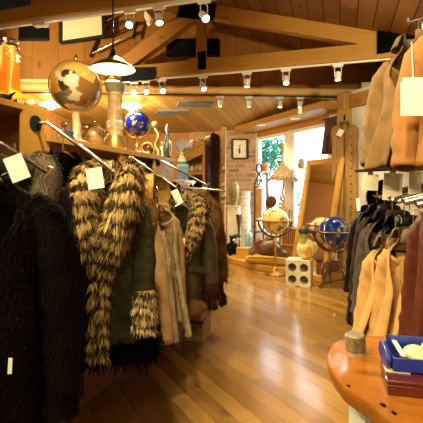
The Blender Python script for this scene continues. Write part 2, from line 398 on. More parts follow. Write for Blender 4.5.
# ------------------------------------------------------------------ coats
def body_grid(W, L, D, flare=1.15, n=52, fold=.05, gap=.05, vneck=.3, seed=1, lean=0):
    r = random.Random(seed); ph = [r.random()*6.3 for _ in range(4)]
    zs = [0, .02, .045, .07, .10, .13, .17, .22] + list(np.linspace(.28, L, 15))
    hw = lambda z: float(np.interp(z, [0, .02, .045, .07, .10, .13, .17, .3, L], [.065, .085, W*.55, W*.78, W*.92, W*.97, W*.97, W*.9, W*.9*flare]))
    hd = lambda z: float(np.interp(z, [0, .02, .045, .07, .10, .17, .3, L], [.055, .06, .062, .068, .08, D, D*1.05, D*1.05*(1+(flare-1)*1.6)]))
    rows = []
    for z in zs:
        t = max(0, (z-.15)/max(.01, L-.15)); row = []
        g = float(np.interp(z, [0, vneck*.5, vneck, L], [.75, .5, gap, gap]))
        for j in range(n+1):
            th = -PI/2 + g + (2*PI - 2*g) * j / n
            c, s = math.cos(th), math.sin(th)
            x = hw(z) * math.copysign(abs(c)**.85, c); y = hd(z) * math.copysign(abs(s)**.9, s)
            k = 1 + fold * t**.7 * (math.sin(th*5+ph[0]) * .6 + math.sin(th*9+ph[1]+t*1.5) * .5 + math.sin(th*14+ph[2]) * .25)
            row.append(Vector((x*k, y*k*(1+.3*t) - lean*t*t, -z + .012*t*math.sin(th*4+ph[3]))))
        rows.append(row)
    return rows
def sleeve_grid(side, W, SL, r0=.075, r1=.062, n=14, swing=0, sr=1):
    r0 *= sr; r1 *= sr; e = (sr-.5)*2
    pa = spline([(side*(W-.075), .0, -.10), (side*(W-.01), -.0, -.17), (side*(W+.035*e), -.01, -.34), (side*(W+.05*e), -.035-swing*.5, -.12-SL*.75), (side*(W+.045*e), -.06-swing, -.12-SL)], 5)
    g = tube_grid(pa, [r0*.8, r0*1.1, r0, r1*1.03, r1], n)
    return [[p + Vector((.004*math.sin(i*1.9+j*.5), .006*math.sin(i*2.3+j), 0)) for j, p in enumerate(row)] for i, row in enumerate(g)]
def ring_at(grid, i0, i1, grow=1.05):
    out = []
    for row in grid[i0:i1]:
        c = sum(row, Vector())/len(row); out.append([c + (p-c)*grow for p in row])
    return out
def make_coat(name, label, cat, loc, rz, group, W=.22, L=.85, D=.11, flare=1.15, SL=.6, body=None, bodyfur=None, sleeves=True,
              sleevefur=None, collar=None, collar_n=1500, trim=None, cuff=None, hem=None, hood=None, shirt=None, lapel=None, tag_at=None, tagsize=(.065,.10), tagturn=0,
              fold=.05, gap=.05, vneck=.3, seed=1, flen=.035, fwid=.008, fn=5000, swing=0, lean=0, buttons=0, cuff_len=.12, collar_w=1.0, pocket=None, strap=False, lining=None, hang=.09, hangerlabel=None, tagtilt=.12, sr=1, collar_x=1):
    t = thing(name, label, cat, loc, rz, group)
    g = body_grid(W, L, D, flare, 52, fold, gap, vneck, seed, lean)
    if bodyfur: fur_obj('body', t, g, fn, flen, fwid, bodyfur, wrap=False, seed=seed)
    else:
        mb = MB().grid(g); o = mesh_obj('body', mb, body, t, solid=.008)
    if sleeves:
        for s in (-1, 1):
            sg = sleeve_grid(s, W, SL, swing=swing, sr=sr)
            if sleevefur or (bodyfur and sleevefur is not False): fur_obj('sleeve', t, sg, fn//4, flen, fwid, sleevefur or bodyfur, seed=seed+3)
            else: mesh_obj('sleeve', MB().grid([r + [r[0]] for r in sg]), body, t, solid=.006)
            if cuff:
                k = len(sg); q = max(2, int(k*cuff_len/SL)+1)
                fur_obj('cuff', t, ring_at(sg, k-q, k, 1.13), 900, flen*.9, fwid*1.1, cuff, seed=seed+5)
    cw = collar_w
    if collar:
        gs = []
        for s in (-1, 1):
            pa = spline([(0, .075, .02), (s*.075*collar_x, .055, .035), (s*.125*collar_x, -.02, .01), (s*.125*collar_x, -.10, -.09), (s*.10*collar_x, -.135, -.2), (s*.04, -D-.035, -.33), (s*.02, -D-.03, -.40)], 5)
            gs.append(tube_grid(pa, [.035*cw, .045*cw, .058*cw, .068*cw, .062*cw, .045*cw, .03*cw], 14, flat=.75))
        fur_obj('collar', t, gs, collar_n, flen*1.25, fwid*1.25, collar, seed=seed+7)
    if trim:
        gs = []
        for s in (-1, 1):
            pa = []
            for q in np.linspace(0, 1, 12):
                z = .30 + (L-.27)*q; row = min(g, key=lambda rw: abs(-rw[26].z - z)); pa.append((s*.022, min(p.y for p in row)-.02, -z))
            gs.append(tube_grid(pa, .024*cw, 12, flat=.7))
        fur_obj('front_trim', t, gs, 900, flen, fwid, trim, seed=seed+9)
    if hem: fur_obj('hem_band', t, ring_at(g, len(g)-3, len(g), 1.06), 1400, flen*1.2, fwid*1.2, hem, wrap=False, seed=seed+11)
    if lining:
        for s in (0, -1):
            row = [r[s] for r in g[6:]]; pa = [p + Vector((0, -.008, 0)) for p in row]
            fur_obj('lining_edge', t, tube_grid(pa, .017, 8), 500, .016, .007, lining, seed=seed+13)
    if hood:
        hm = [(.10, -.02), (.125, .04), (.125, .10), (.10, .15), (.05, .185), (.0, .19)]
        rows = [[Vector((r*math.cos(a), .05 + r*.85*math.sin(a), z)) for a in np.linspace(-PI*.5+.75, PI*1.5-.75, 20)] for r, z in hm]
        fur_obj('hood', t, rows, 1500, flen*1.1, fwid*1.2, hood, wrap=False, seed=seed+15)
    if shirt:
        pts = [(a, .085, .07) for a in np.linspace(-PI/2+.35, PI*1.5-.35, 22)]
        rows = [[Vector((rr*1.12*math.cos(a), rr*.9*math.sin(a), z)) for a, _, _ in pts] for rr, z in ((.07,-.01),(.078,.04),(.10,.03),(.125,-.025))]
        mesh_obj('collar', MB().grid(rows), shirt, t, solid=.006)
    if lapel:
        for s in (-1, 1):
            q = [Vector((s*.055, -.07, 0)), Vector((s*.15, -.085, -.08)), Vector((s*.135, -D-.02, -.20)), Vector((s*.03, -D-.028, -.36)), Vector((s*.035, -.085, -.12))]
            mesh_obj('lapel', MB().quadprism(q if s > 0 else q[::-1], (0, -.008, 0)), lapel, t, bevel=.003)
    for b in range(buttons):
        z = -.38 - b*.13
        y = min(p.y for p in g[min(len(g)-1, int(8 + (len(g)-9)*max(0, (-z-.28)/(L-.28))))])
        mesh_obj('button', MB().lathe([(.0,-.004),(.012,-.004),(.012,.003),(0,.004)], (.0,0,0), 10), M['dwood'], t).matrix_local = Matrix.Translation((.03, y-.01, z)) @ Matrix.Rotation(PI/2, 4, 'X')
    if pocket:
        for s in (-1, 1):
            mesh_obj('pocket_flap', MB().box((s*W*.55, -D*1.2-.02, -L*.62), (.13, .012, .045), ry=s*.12), pocket, t, bevel=.004)
    if tag_at:
        x, y, z = tag_at
        o = mesh_obj('price_tag', MB().box((0, 0, -tagsize[1]/2), (tagsize[0], .002, tagsize[1])), M['paper'], t)
        o['label'] = 'white printed price tag'
        o.location = (x, y, z); o.rotation_euler = (0, -tagtilt, tagturn)
    if strap: mesh_obj('belt', MB().tube([(.02, -.02, -L+.1), (.02, -.03, -L-.05), (.022, -.03, -L-.13)], .008, 6), M['black'], t)
    if hangerlabel:
        make_hanger(hangerlabel, loc, rz, W, hang)
    return t
def tag_on(coat, world, size, roll, label, yaw=0):
    """a card hanging on a coat, placed where it hangs in the shop"""
    o = mesh_obj('price_tag', MB().box((0, 0, -size[1]/2), (size[0], .002, size[1])), M['paper'], coat)
    m = Matrix.Translation(coat.location) @ Matrix.Rotation(coat.rotation_euler.z, 4, 'Z')
    o.matrix_local = m.inverted() @ Matrix.Translation(world) @ Matrix.Rotation(yaw, 4, 'Z') @ Matrix.Rotation(roll, 4, 'Y')
    o['label'] = label; return o
def make_hanger(label, loc, rz, W, hang, mat=None, group='garment hangers'):
    h = thing('coat_hanger', label, 'hanger', Vector(loc), rz, group)
    mesh_obj('shoulder_bar', MB().tube(spline([(-W*.85,.0,-.085), (-W*.4,.0,-.035), (0,.0,.0), (W*.4,0,-.035), (W*.85,.0,-.085)], 5), .007, 8), mat or M['chrome'], h)
    hk = [(0,0,-.005), (0,0,hang-.05)] + [(0, .022-.022*math.cos(a), hang-.03+.03*math.sin(a)) for a in np.linspace(0, PI*1.2, 9)]
    mesh_obj('hook', MB().tube(hk, .0035, 7), M['chrome'], h)
    return h
# ================================================================== THE SHOP ITSELF
SC.render.film_transparent = False
cam = bpy.data.cameras.new('camera'); co = bpy.data.objects.new('camera', cam); COL.objects.link(co)
co.location = (0, 0, CH); co.rotation_euler = (PI/2, 0, 0)
cam.sensor_width = 36; cam.sensor_fit = 'HORIZONTAL'; cam.lens = 36*F/423; cam.shift_y = -(211.5-HY)/423; cam.clip_start = .05
SC.camera = co

UL, UR, VF, VB = -5.5, 1.05, -3.0, 9.26
WK, WS = 5.30, .461
def Wp(d, off=0, z=0):                              # point on the angled window wall, off = into the room
    return Vector((WK - WS*d - .908*off, d - .4187*off, z))
def W_d(x): return WK / (WS + (x - CX)/F)
WROT = math.atan2(.908, -.4187)
LA = at(0, 87, 6.75); LB = at(392, 93.5, 7.17)
def log_pt(X, z=None):
    t = (X - LA.x)/(LB.x - LA.x); p = LA.lerp(LB, t)
    if z is not None: p.z = z
    return p
def zlow(p): return 2.985 - .095*((p.x*ED.x + p.y*ED.y) - 6.8)
def roof_z(u): return 3.39 + (.68 - u)*.287
corner = Vector((2.774, 5.478, 0))                   # right wall meets window wall
P1 = Wp(9.39)

struct('floor', MB().prism([R(UL,VF,0).xy[:], R(UR,VF,0).xy[:], corner.xy[:], P1.xy[:], R(UL,VB,0).xy[:]], -.05, 0), M['floor'])
# right, rear, left and back walls
def wallq(name, a, b, z0, z1, n, mat):
    a = Vector(a); b = Vector(b)
    return struct(name, MB().quadprism([(a.x,a.y,z0),(b.x,b.y,z0),(b.x,b.y,z1),(a.x,a.y,z1)], n), mat)
wallq('wall_right', R(UR,VF,0), corner, 0, 3.42, EW*.1, M['white'])
wallq('wall_right_upper', R(UR+.0,6.05,0), R(UR,8.2,0), 2.9, 3.42, EW*.1, M['gable'])
wallq('wall_front', R(UL,VF,0), R(UR,VF,0), 0, 5.4, -ED*.1, M['wallwood'])
struct('wall_left', MB().quadprism([R(UL,VF,0), R(UL,VB,0), R(UL,VB,5.3), R(UL,VF,5.3)], -EW*.1), M['wallwood'])
bx = -1.72
wallq('wall_back', R(UL,VB,0), R(-2.5,VB,0), 0, 3.1, ED*.1, M['wallwood'])
wallq('wall_brick', R(-2.5,VB-.03,0), R(P1.dot(EW)+.02,VB-.03,0), 0, 3.1, ED*.13, M['brick'])
# angled wall with two tall windows
D0, D1 = W_d(256.5), W_d(329)
ZS, ZT = .46, 2.56
def wseg(name, da, db, z0, z1, th=.12, off=0, mat='white'):
    a, b = Wp(da, off, 0), Wp(db, off, 0)
    return struct(name, MB().quadprism([(a.x,a.y,z0),(b.x,b.y,z0),(b.x,b.y,z1),(a.x,a.y,z1)], Vector((.908,.4187,0))*th), M[mat])
wseg('wall_window_side', 9.5, D0, 0, 3.0); wseg('wall_window_below', D0, D1, 0, ZS); wseg('wall_window_end', D1, 5.45, 0, 2.9)
wseg('wall_window_header', D0, D1, ZT, 3.0, mat='beam')
dm0, dm1 = W_d(285.5), W_d(291.5)
for i, (a, b) in enumerate(((D0, dm0), (dm1, D1))):
    f = MB()
    for (p, q) in ((Wp(a,-.05,ZS+.03), Wp(b,-.05,ZS+.03)), (Wp(a,-.05,ZT-.03), Wp(b,-.05,ZT-.03))): f.beam(p, q, .08, .06)
    for d in (a-.03, b+.03): f.beam(Wp(d,-.05,ZS), Wp(d,-.05,ZT), .06, .08, Vector((.908,.4187,0)))
    w = struct('window_%d' % (i+1), f, M['white'])
    g = mesh_obj('pane', MB().quadprism([Wp(a,-.06,ZS), Wp(b,-.06,ZS), Wp(b,-.06,ZT), Wp(a,-.06,ZT)], Vector((.908,.4187,0))*.006), M['glass'], w, False)
struct('trim_mullion', MB().beam(Wp((dm0+dm1)/2,-.05,ZS), Wp((dm0+dm1)/2,-.05,ZT), abs(dm0-dm1)*1.05, .1, Vector((.908,.4187,0))), M['white'])
# boxed soffit over the windows, with its fascia
sa, sb = 9.6, 6.75
q = [Wp(sa,.0), Wp(sb,.0), Wp(sb,.52), Wp(sa-.22,.52)]
struct('trim_soffit', MB().prism([(p.x,p.y) for p in q], 2.68, 2.79), M['beam'], bevel=.01)
struct('trim_wall_plate', MB().beam(Wp(6.78,.02,2.80), Wp(5.5,.02,2.80), .1, .2), M['beam'])
# low ceiling at the back
L0 = log_pt(-5.9); Lw = log_pt(2.25)
poly = [L0, Lw, Wp(9.6), R(UL,VB+.1,0)]
struct('ceiling_low', MB().quadprism([Vector((p.x,p.y,zlow(p))) for p in poly], (0,0,.05)), M['low'])
led = [Wp(6.95), Wp(5.4), R(UR+.12,5.9,0), R(UR+.12,8.2,0), log_pt(2.2)]
struct('ceiling_ledge', MB().prism([(p.x,p.y) for p in led], 2.91, 2.97), M['white'])
# gable wall above the log
ga, gb = log_pt(-6.2), log_pt(3.4)
wallq('wall_gable', ga + Vector((0,.1,0)), gb + Vector((0,.1,0)), 2.98, 5.6, Vector((0,.08,0)), M['gable'])
# roof
rq = [R(UL-.2,VF-.1,roof_z(UL-.2)), R(UR+.2,VF-.1,roof_z(UR+.2)), R(UR+.2,8.6,roof_z(UR+.2)), R(UL-.2,8.6,roof_z(UL-.2))]
struct('ceiling', MB().quadprism(rq, (0,0,.08)), M['roof'])
struct('trim_log', MB().tube([log_pt(-5.6), log_pt(-2), log_pt(0), log_pt(2.92)], .068, 14), M['log'], smooth=True)

# ------------------------------------------------------------------ trusses
def on_v(x, y, v): return at(x, y, d_v(x, v))
TV = 5.9
def truss(v, uL, uR, name):
    struct(name, MB().beam(R(uL,v,3.21), R(uR,v,3.21), .15, .21), M['beam'], bevel=.008)
truss(TV, -3.42, 1.04, 'beam_tie'); truss(3.55, -5.4, 1.04, 'beam_tie_near'); truss(-1.3, -5.4, 1.04, 'beam_tie_hind'); truss(1.15, -5.4, 1.04, 'beam_tie_rear')
zr = lambda u: roof_z(u) - .10
struct('beam_rafter', MB().beam(R(-2.05,TV,zr(-2.05)), R(1.04,TV,zr(1.04)), .15, .2), M['beam'], bevel=.008)
struct('beam_rafter_near', MB().beam(R(-5.4,3.55,zr(-5.4)), R(1.04,3.55,zr(1.04)), .15, .2), M['beam'], bevel=.008)
struct('beam_strut', MB().beam(on_v(124,66,TV), on_v(204,7,TV), .14, .22), M['strut'], bevel=.008)
kp = on_v(201.5, 60, TV)
struct('beam_king_post', MB().beam((kp.x,kp.y,3.3), (kp.x,kp.y,4.2), .13, .13, ED), M['strut'], bevel=.008)
q = [R(-5.3,3.8,4.3), on_v(162,22,TV)]
struct('beam_brace', MB().beam(at(118,-32,3.9), on_v(161,21,TV-.05), .10, .10), M['cabdark'])
def plate(label, px, v, th=.012, mat='steel'):
    pts = [on_v(x, y, v) for x, y in px]
    return tag(mesh_obj('steel_plate', MB().quadprism(pts, -ED*th), M[mat], None, False), label, 'steel plate', 'truss plates')
plate('black steel gusset plate at the peak of the timber truss', [(180,3),(217,3),(214,21),(177,17)], TV-.095)
plate('narrow black steel strap joining king post and tie beam', [(198,52),(206,51),(206,69),(198,70)], TV-.10)
plate('dark grey steel plate on the left end of the tie beam', [(121,68),(155,67),(155,79.5),(121,82)], TV-.095, mat='steelgrey')
plate('large square black steel gusset at the right end of the truss', [(377,20),(417,23),(413,48),(377,54)], TV-.11)
p0 = R(-5.35,3.45,3.14); 
tag(mesh_obj('steel_plate', MB().quadprism([on_v(-14,-12,3.46), on_v(31,-14,3.46), on_v(31,5,3.46), on_v(-14,13,3.46)], -ED*.012), M['steelblue'], None, False),
    'blue-grey steel plate on the near beam, top left corner of the view', 'steel plate', 'truss plates')
sp = mesh_obj('wall_speaker', MB().quadprism([on_v(166,38.5,TV+.16), on_v(218.5,38,TV+.16), on_v(218.5,55,TV+.16), on_v(166,55.5,TV+.16)], ED*.10), M['black'], None, False, bevel=.006)
tag(sp, 'long black speaker panel behind the king post of the truss', 'speaker')
wb = MB().box((0,0,0), (.30,.16,.085)); o = mesh_obj('wood_block', wb, M['cream'], None, bevel=.006); put(o, at(371,85.5,6.95), ROOM); tag(o, 'pale wooden block lying on the right end of the log beam', 'wood block')

# ------------------------------------------------------------------ track lights
def spot(loc, target, energy, size=1.3, blend=.7, col=(1,.83,.45), rad=.04):
    l = bpy.data.lights.new('spot', 'SPOT'); l.energy = energy; l.spot_size = size; l.spot_blend = blend; l.color = col; l.shadow_soft_size = rad
    o = bpy.data.objects.new('spot', l); COL.objects.link(o); o.location = loc
    d = Vector(target) - Vector(loc); o.rotation_euler = d.to_track_quat('-Z', 'Y').to_euler(); return o
def track_head(label, loc, rz, aim, s=1.0, group='track spotlights', energy=0, drop=.15):
    """adapter on the rail, a little fork, and the can tipped towards what it lights"""
    h = thing('track_spotlight', label, 'spotlight', loc, 0, group)
    mesh_obj('adapter', MB().box((0,0,-.016*s), (.13*s,.034*s,.032*s), rz=rz), M['track'], h, bevel=.003)
    d = (Vector(aim) - Vector(loc)); d.normalize(); c = Vector((0,0,-drop*s))
    side = d.cross(Vector((0,0,1))).normalized()
    y = MB()
    for k in (-1, 1): y.tube([Vector((0,0,-.03*s)) + side*.02*s*k, Vector((0,0,-.05*s)) + side*.042*s*k, c + side*.042*s*k], .005*s, 6)
    mesh_obj('yoke', y, M['track'], h)
    up = side.cross(d).normalized(); rot = Matrix((side, up, d)).transposed()
    can = MB(); prof = [(.014,-.062),(.034,-.055),(.037,0),(.040,.048),(.036,.05)]
    can.lathe([(r*s, z*s) for r, z in prof], (0,0,0), 18)
    o = mesh_obj('lamp_can', can, M['track'], h); o.matrix_local = Matrix.Translation(c) @ rot.to_4x4()
    o = mesh_obj('lens', MB().lathe([(.0,.056*s),(.02*s,.055*s),(.035*s,.051*s)], (0,0,0), 18), M['lamp'], h); o.matrix_local = Matrix.Translation(c) @ rot.to_4x4()
    if energy: spot(Vector(loc) + c + d*.075*s, aim, energy)
    return h
def rail(name, a, b, label, mat, w=.036, h=.022):
    return tag(mesh_obj(name, MB().beam(a, b, w, h), M[mat], None, False, bevel=.002), label, 'track')
rail('light_track', R(-3.55,TV-.02,3.093), R(.70,TV-.02,3.093), 'white lighting track under the long tie beam of the truss', 'track')
E = 80
tz = 3.082
names = ['leftmost', 'second from left', 'third from left', 'fourth from left, under the king post', 'fifth from left', 'sixth from left', 'rightmost']
aims = [R(-1.4,2.4,1.2), R(-1.1,3.4,.9), R(-.9,3.9,1.0), R(-.3,4.6,0), at(240,280,6.4), at(300,340,4.2), at(335,260,6.2)]
for (x, y), nm, am in zip(((134,82),(146,81),(162,79),(203,75),(247,70),(286,66),(338,60)), names, aims):
    d = d_v(x, TV-.02); p = at(x, 0, d); p.z = tz
    track_head('white track spotlight on the tie beam, ' + nm, p, ROOM, am, 1.05, 'spotlights on the tie beam', E)
lt_a, lt_b = log_pt(at(166,0,6.9).x), log_pt(at(394,0,7.15).x)
dz = Vector((0,-.02,-.082))
rail('light_track', lt_a + dz, log_pt(2.3) + dz, 'dark lighting track beneath the round log beam', 'trackdark', .036, .025)
for (x, nm, am) in ((220,'leftmost',at(225,250,7.6)), (249,'second from left',at(250,250,7.8)), (280,'third from left',at(268,240,7.2)), (300,'rightmost, beside the post',at(300,240,7.0))):
    t = None; X = 0
    for _ in range(20): X = (x-CX)/F*log_pt(X).y
    p = log_pt(X) + dz + Vector((0,0,-.012))
    track_head('small spotlight under the log beam, ' + nm, p, 0, am, .95, 'spotlights under the log beam', 60, .13)
rail('light_track', R(-5.0,3.53,3.089), R(.70,3.53,3.089), 'white lighting track under the near beam, upper left', 'track', .045, .03)
for (x, y, nm, am) in ((41,8,'a bare white adapter beside the black panel',None), (130,12,'first from the pendant lamp',R(-1.5,1.9,1.4)), (159,10,'above the diagonal dark brace',R(-1.0,2.9,.8)), (204,2,'in front of the truss peak',R(.3,2.4,1.3))):
    d = d_v(x, 3.53); p = at(x, 0, d); p.z = 3.078
    if am is None:
        h = thing('track_mount', 'bare white adapter box on the near track above the dark framed panel', 'adapter', p, ROOM); mesh_obj('housing', MB().box((0,0,-.012), (.15,.07,.05)), M['track'], h, bevel=.006); mesh_obj('cap', MB().box((.05,0,-.04), (.05,.05,.012)), M['track'], h, bevel=.002)
    else: track_head('white track spotlight on the near beam, ' + nm, p, ROOM, am, .9, 'spotlights on the near beam', 95, .13 if x < 190 else .16)
track_head('white track spotlight on the near beam, left of the view', R(-4.3,3.53,3.078), ROOM, R(-3.9,6.1,3.6), 1.1, 'spotlights on the near beam', 260)  # out-of-view head added to brighten the left gable wall
for u, am in ((-2.0,R(-1.15,1.6,1.0)), (-.75,R(-1.1,2.9,1.0)), (.0,R(.42,2.3,1.5))):
    track_head('white track spotlight on the beam above the camera, ' + ('left' if u < -2 else 'middle' if u < 0 else 'right'), R(u,1.13,3.10), ROOM, am, 1.1, 'spotlights on the rear beam', 120 if u < -.1 else 80)  # out-of-view heads added to light the fronts of both racks
track_head('white track spotlight on the beam above the camera, second from left', R(-1.35,1.13,3.10), ROOM, R(.32,2.9,1.35), 1.1, 'spotlights on the rear beam', 110)  # unseen extra head, added sideways to brighten the price sheets
track_head('white track spotlight on the near beam, right of the view', R(.62,3.53,3.078), ROOM, R(-.2,7.0,2.95), 1.1, 'spotlights on the near beam', 110)  # added out of view to throw light on the log
for u, am, nm in ((-1.5,R(-1.15,1.5,1.1),'left'), (-.7,R(-1.0,2.6,.9),'second from left'), (.0,R(.35,2.3,.9),'second from right'), (.6,R(.3,2.3,1.8),'right')):
    track_head('white track spotlight on the beam behind the camera, ' + nm, R(u,-1.32,3.10), ROOM, am, 1.1, 'spotlights on the hind beam', 120 if u < 0 else 45)  # unseen heads added behind the camera as front fill for the racks
# recessed lights in the soffit
for x, y, nm in ((261,125,'nearer the brick wall'), (295,118.5,'nearer the post')):
    d = (2.68-CH)*F/(HY-y); p = at(x, y, d)
    dl = thing('recessed_downlight', 'round recessed downlight in the window soffit, ' + nm, 'downlight', p, 0, 'soffit downlights')
    mesh_obj('trim_ring', MB().lathe([(.055,-.004),(.085,-.008),(.09,0)], (0,0,0), 24), M['track'], dl)
    mesh_obj('lens', MB().lathe([(0,-.003),(.055,-.003)], (0,0,0), 24), M['lamp'], dl)
    spot(p + Vector((0,0,-.03)), p + Vector((.1,.1,-1)), 30, 1.9)
# bowl lamps under the low ceiling
def on_low(x, y):
    lo, hi = 4, 11
    for _ in range(40):
        m = (lo+hi)/2; p = at(x, y, m)
        if p.z > zlow(p): hi = m
        else: lo = m
    return at(x, y, lo)
for x, y, nm in ((131,99,'behind the marble pillar'), (51,98,'left of the pale globe')):
    p = on_low(x, y)
    b = thing('pendant_bowl_lamp', 'lit conical bowl lamp under the low ceiling, ' + nm, 'ceiling lamp', p, 0, 'bowl lamps under the low ceiling')
    mesh_obj('stem', MB().tube([(0,0,.0),(0,0,-.06)], .012, 8), M['brass'], b)
    mesh_obj('bowl', MB().lathe([(.02,-.05),(.11,-.075),(.2,-.12),(.195,-.13),(.06,-.17),(.05,-.2),(0,-.2)], (0,0,0), 28), M['opal'], b)
    l = bpy.data.lights.new('bowl', 'POINT'); l.energy = 40; l.color = (1,.80,.50); l.shadow_soft_size = .12; o = bpy.data.objects.new('bowl', l); COL.objects.link(o); o.location = p + Vector((0,0,-.32))
for (x0, x1, y0, y1, nm) in ((155,190,109.5,113.5,'the larger, lower one'), (176,214,101.5,105.5,'just behind the dark track')):
    q = [on_low(x0+3,y0), on_low(x1,y0), on_low(x1-4,y1), on_low(x0,y1)]
    tag(mesh_obj('air_vent', MB().quadprism(q[::-1], (0,0,-.03)), M['greycloth'], None, False), 'flat grey air vent on the low ceiling, ' + nm, 'vent', 'ceiling vents')
# louvred transom on the back wall
lv = thing('louvre_panel', 'dark slatted louvre panel high on the back wall', 'louvre', R(0,0,0)); 
a, b = on_v(160,118,VB-.05), on_v(188,117.5,VB-.05); c, d = on_v(188,131,VB-.05), on_v(160,131,VB-.05)
f = MB()
for p, q in ((a,b),(b,c),(c,d),(d,a)): f.beam(p, q, .06, .07, ED)
mesh_obj('frame', f, M['cabdark'], lv, False)
s = MB()
for i in range(4): s.beam(a.lerp(d, (i+.7)/4.4), b.lerp(c, (i+.7)/4.4), .03, .05)
mesh_obj('slats', s, M['dwood'], lv, False)

# ------------------------------------------------------------------ upper left: picture, panel, rail
def G_at(x, y, off=0):                              # pixel on the gable wall
    X = 0
    for _ in range(20): X = (x-CX)/F*(log_pt(X).y + .1 - off)
    return at(x, y, log_pt(X).y + .1 - off)
pf = thing('framed_board', 'pale blank board in a dark frame hung high on the wooden wall', 'picture', (0,0,0))
c = G_at(80,23,.16)
q = [G_at(61,6,.10), G_at(103,1.5,.22), G_at(104,36.5,.22), G_at(61,43,.10)]
f = MB()
for i in range(4): f.beam(q[i], q[(i+1) % 4], .05, .05, Vector((0,-1,0)) if i % 2 == 0 else Vector((0,-1,0)))
mesh_obj('frame', f, M['iron'], pf, False)
mesh_obj('board', MB().quadprism(q, (0,.02,0)), M['blank'], pf, False)
mesh_obj('back', MB().quadprism([p + Vector((0,.02,0)) for p in q], (0,.03,0)), M['dwood'], pf, False)
dp = thing('wall_screen', 'black glossy framed panel high on the left wooden wall', 'panel', (0,0,0))
q = [G_at(19,19,.01), G_at(49,18,.01), G_at(49,40,.01), G_at(19,40,.01)]
mesh_obj('panel', MB().quadprism(q, (0,-.02,0)), M['black'], dp, False)
f = MB(); f.beam(q[3] + Vector((0,-.02,0)), q[2] + Vector((0,-.02,0)), .04, .04); mesh_obj('ledge', f, M['iron'], dp, False)
hb = MB().grid([[G_at(x, y + .3*k*(i-1), .06 + .05*math.sin(k*.8)) for k, x in enumerate(np.linspace(16, 54, 12))] for i, y in enumerate((17, 20.5, 21))])
rows = []
for x, yt, yb in ((15,19.5,21),(19,18.5,22.5),(24,18,23.5),(30,17.5,25.5),(34,17,27),(38,17,26.5),(43,16.8,24),(48,16.5,23.5),(52,16.5,21.5),(54,17,19)):
    t = G_at(x, yt, .10); b = G_at(x, yb, .10); m = (t+b)/2; h = (t-b).length/2
    rows.append([m + Vector((0, .05*math.cos(k), h*math.sin(k))) for k in np.linspace(0, 2*PI, 13)])
tag(mesh_obj('driftwood_carving', MB().grid(rows), M['dwood'], None), 'brown wavy wooden carving hanging in front of the black panel', 'carving')
sr = thing('stair_rail', 'slanting metal stair rail with four bars beside the framed board', 'railing', (0,0,0))
for (xa, ya, xb, yb, m) in ((106,21,122,13,'chrome'), (106,29,125,20,'iron'), (106,38,134,24.5,'iron'), (92,53,135,32.5,'chrome')):
    mesh_obj('bar', MB().tube([G_at(xa, ya, .14), G_at(xb, yb, .14)], .014, 8), M[m], sr)
mesh_obj('upright', MB().tube([G_at(137,22,.14), G_at(133,39,.14)], .022, 8), M['iron'], sr)
mesh_obj('upright', MB().tube([G_at(107,18,.05), G_at(90,57,.05)], .022, 8), M['iron'], sr)
for x, y in ((135,33),(133,24)): mesh_obj('bracket', MB().tube([G_at(x, y, .14), G_at(x, y, 0)], .02, 8), M['iron'], sr)
bl = thing('floodlight', 'unlit pearly flood lamp clipped to the diagonal strut', 'lamp', on_v(150,24,TV-.1))
mesh_obj('bulb', MB().ball((0,-.06,.11), .10, 18, (.8,.8,1.1)), M['ivory'], bl)
mesh_obj('socket', MB().tube([(0,0,-.01), (-.02,-.03,.03)], .04, 10), M['track'], bl)
struct('trim_ledge', MB().beam(log_pt(-5.5) + Vector((0,.03,.11)), log_pt(-1.35) + Vector((0,.03,.11)), .07, .05), M['log'])

# ------------------------------------------------------------------ world, daylight
w = bpy.data.worlds.new('World'); SC.world = w; w.use_nodes = True; nt = w.node_tree
bg = nt.nodes['Background']; bg.inputs['Color'].default_value = (.80,.90,1,1); bg.inputs['Strength'].default_value = 4.5
gr = MB().box((6,9,-.3), (30,30,.1)); struct('ground_outside', gr, plain('outside paving', (.5,.52,.5), .9))
leaf = plain('leaves', (.012,.16,.085), .7, var=.6, spec=.1)
def tree(c, R_, n, seed, label):
    r = random.Random(seed); t = thing('garden_tree', label, 'tree', (c[0], c[1], -.25), 0, 'trees outside the window')
    mesh_obj('trunk', MB().tube([(0,0,0),(.05,.05,1.2),(0,.1,c[2]+.2)], [.09,.07,.03], 8), M['dwood'], t)
    mb = MB()
    for _ in range(n):
        a = Vector((r.gauss(0,1), r.gauss(0,1), r.gauss(0,1))).normalized() * R_ * r.random()**.4
        p = a + Vector((0,0,c[2]+.25)); u = Vector((r.gauss(0,1), r.gauss(0,1), r.gauss(0,1))).normalized(); v = u.orthogonal().normalized(); s = .09
        mb.add([p-u*s, p+v*s*.5, p+u*s, p-v*s*.5], [(0,1,2,3)])
    o = mesh_obj('foliage', mb, leaf, t, False); o['kind'] = 'stuff'
tree((1.78,13.6,2.55), .72, 900, 3, 'leafy green tree outside the left window, beyond the glass')
tree((2.5,13.4,.9), .5, 260, 4, 'low green bush outside the left window, behind the straw lamp')
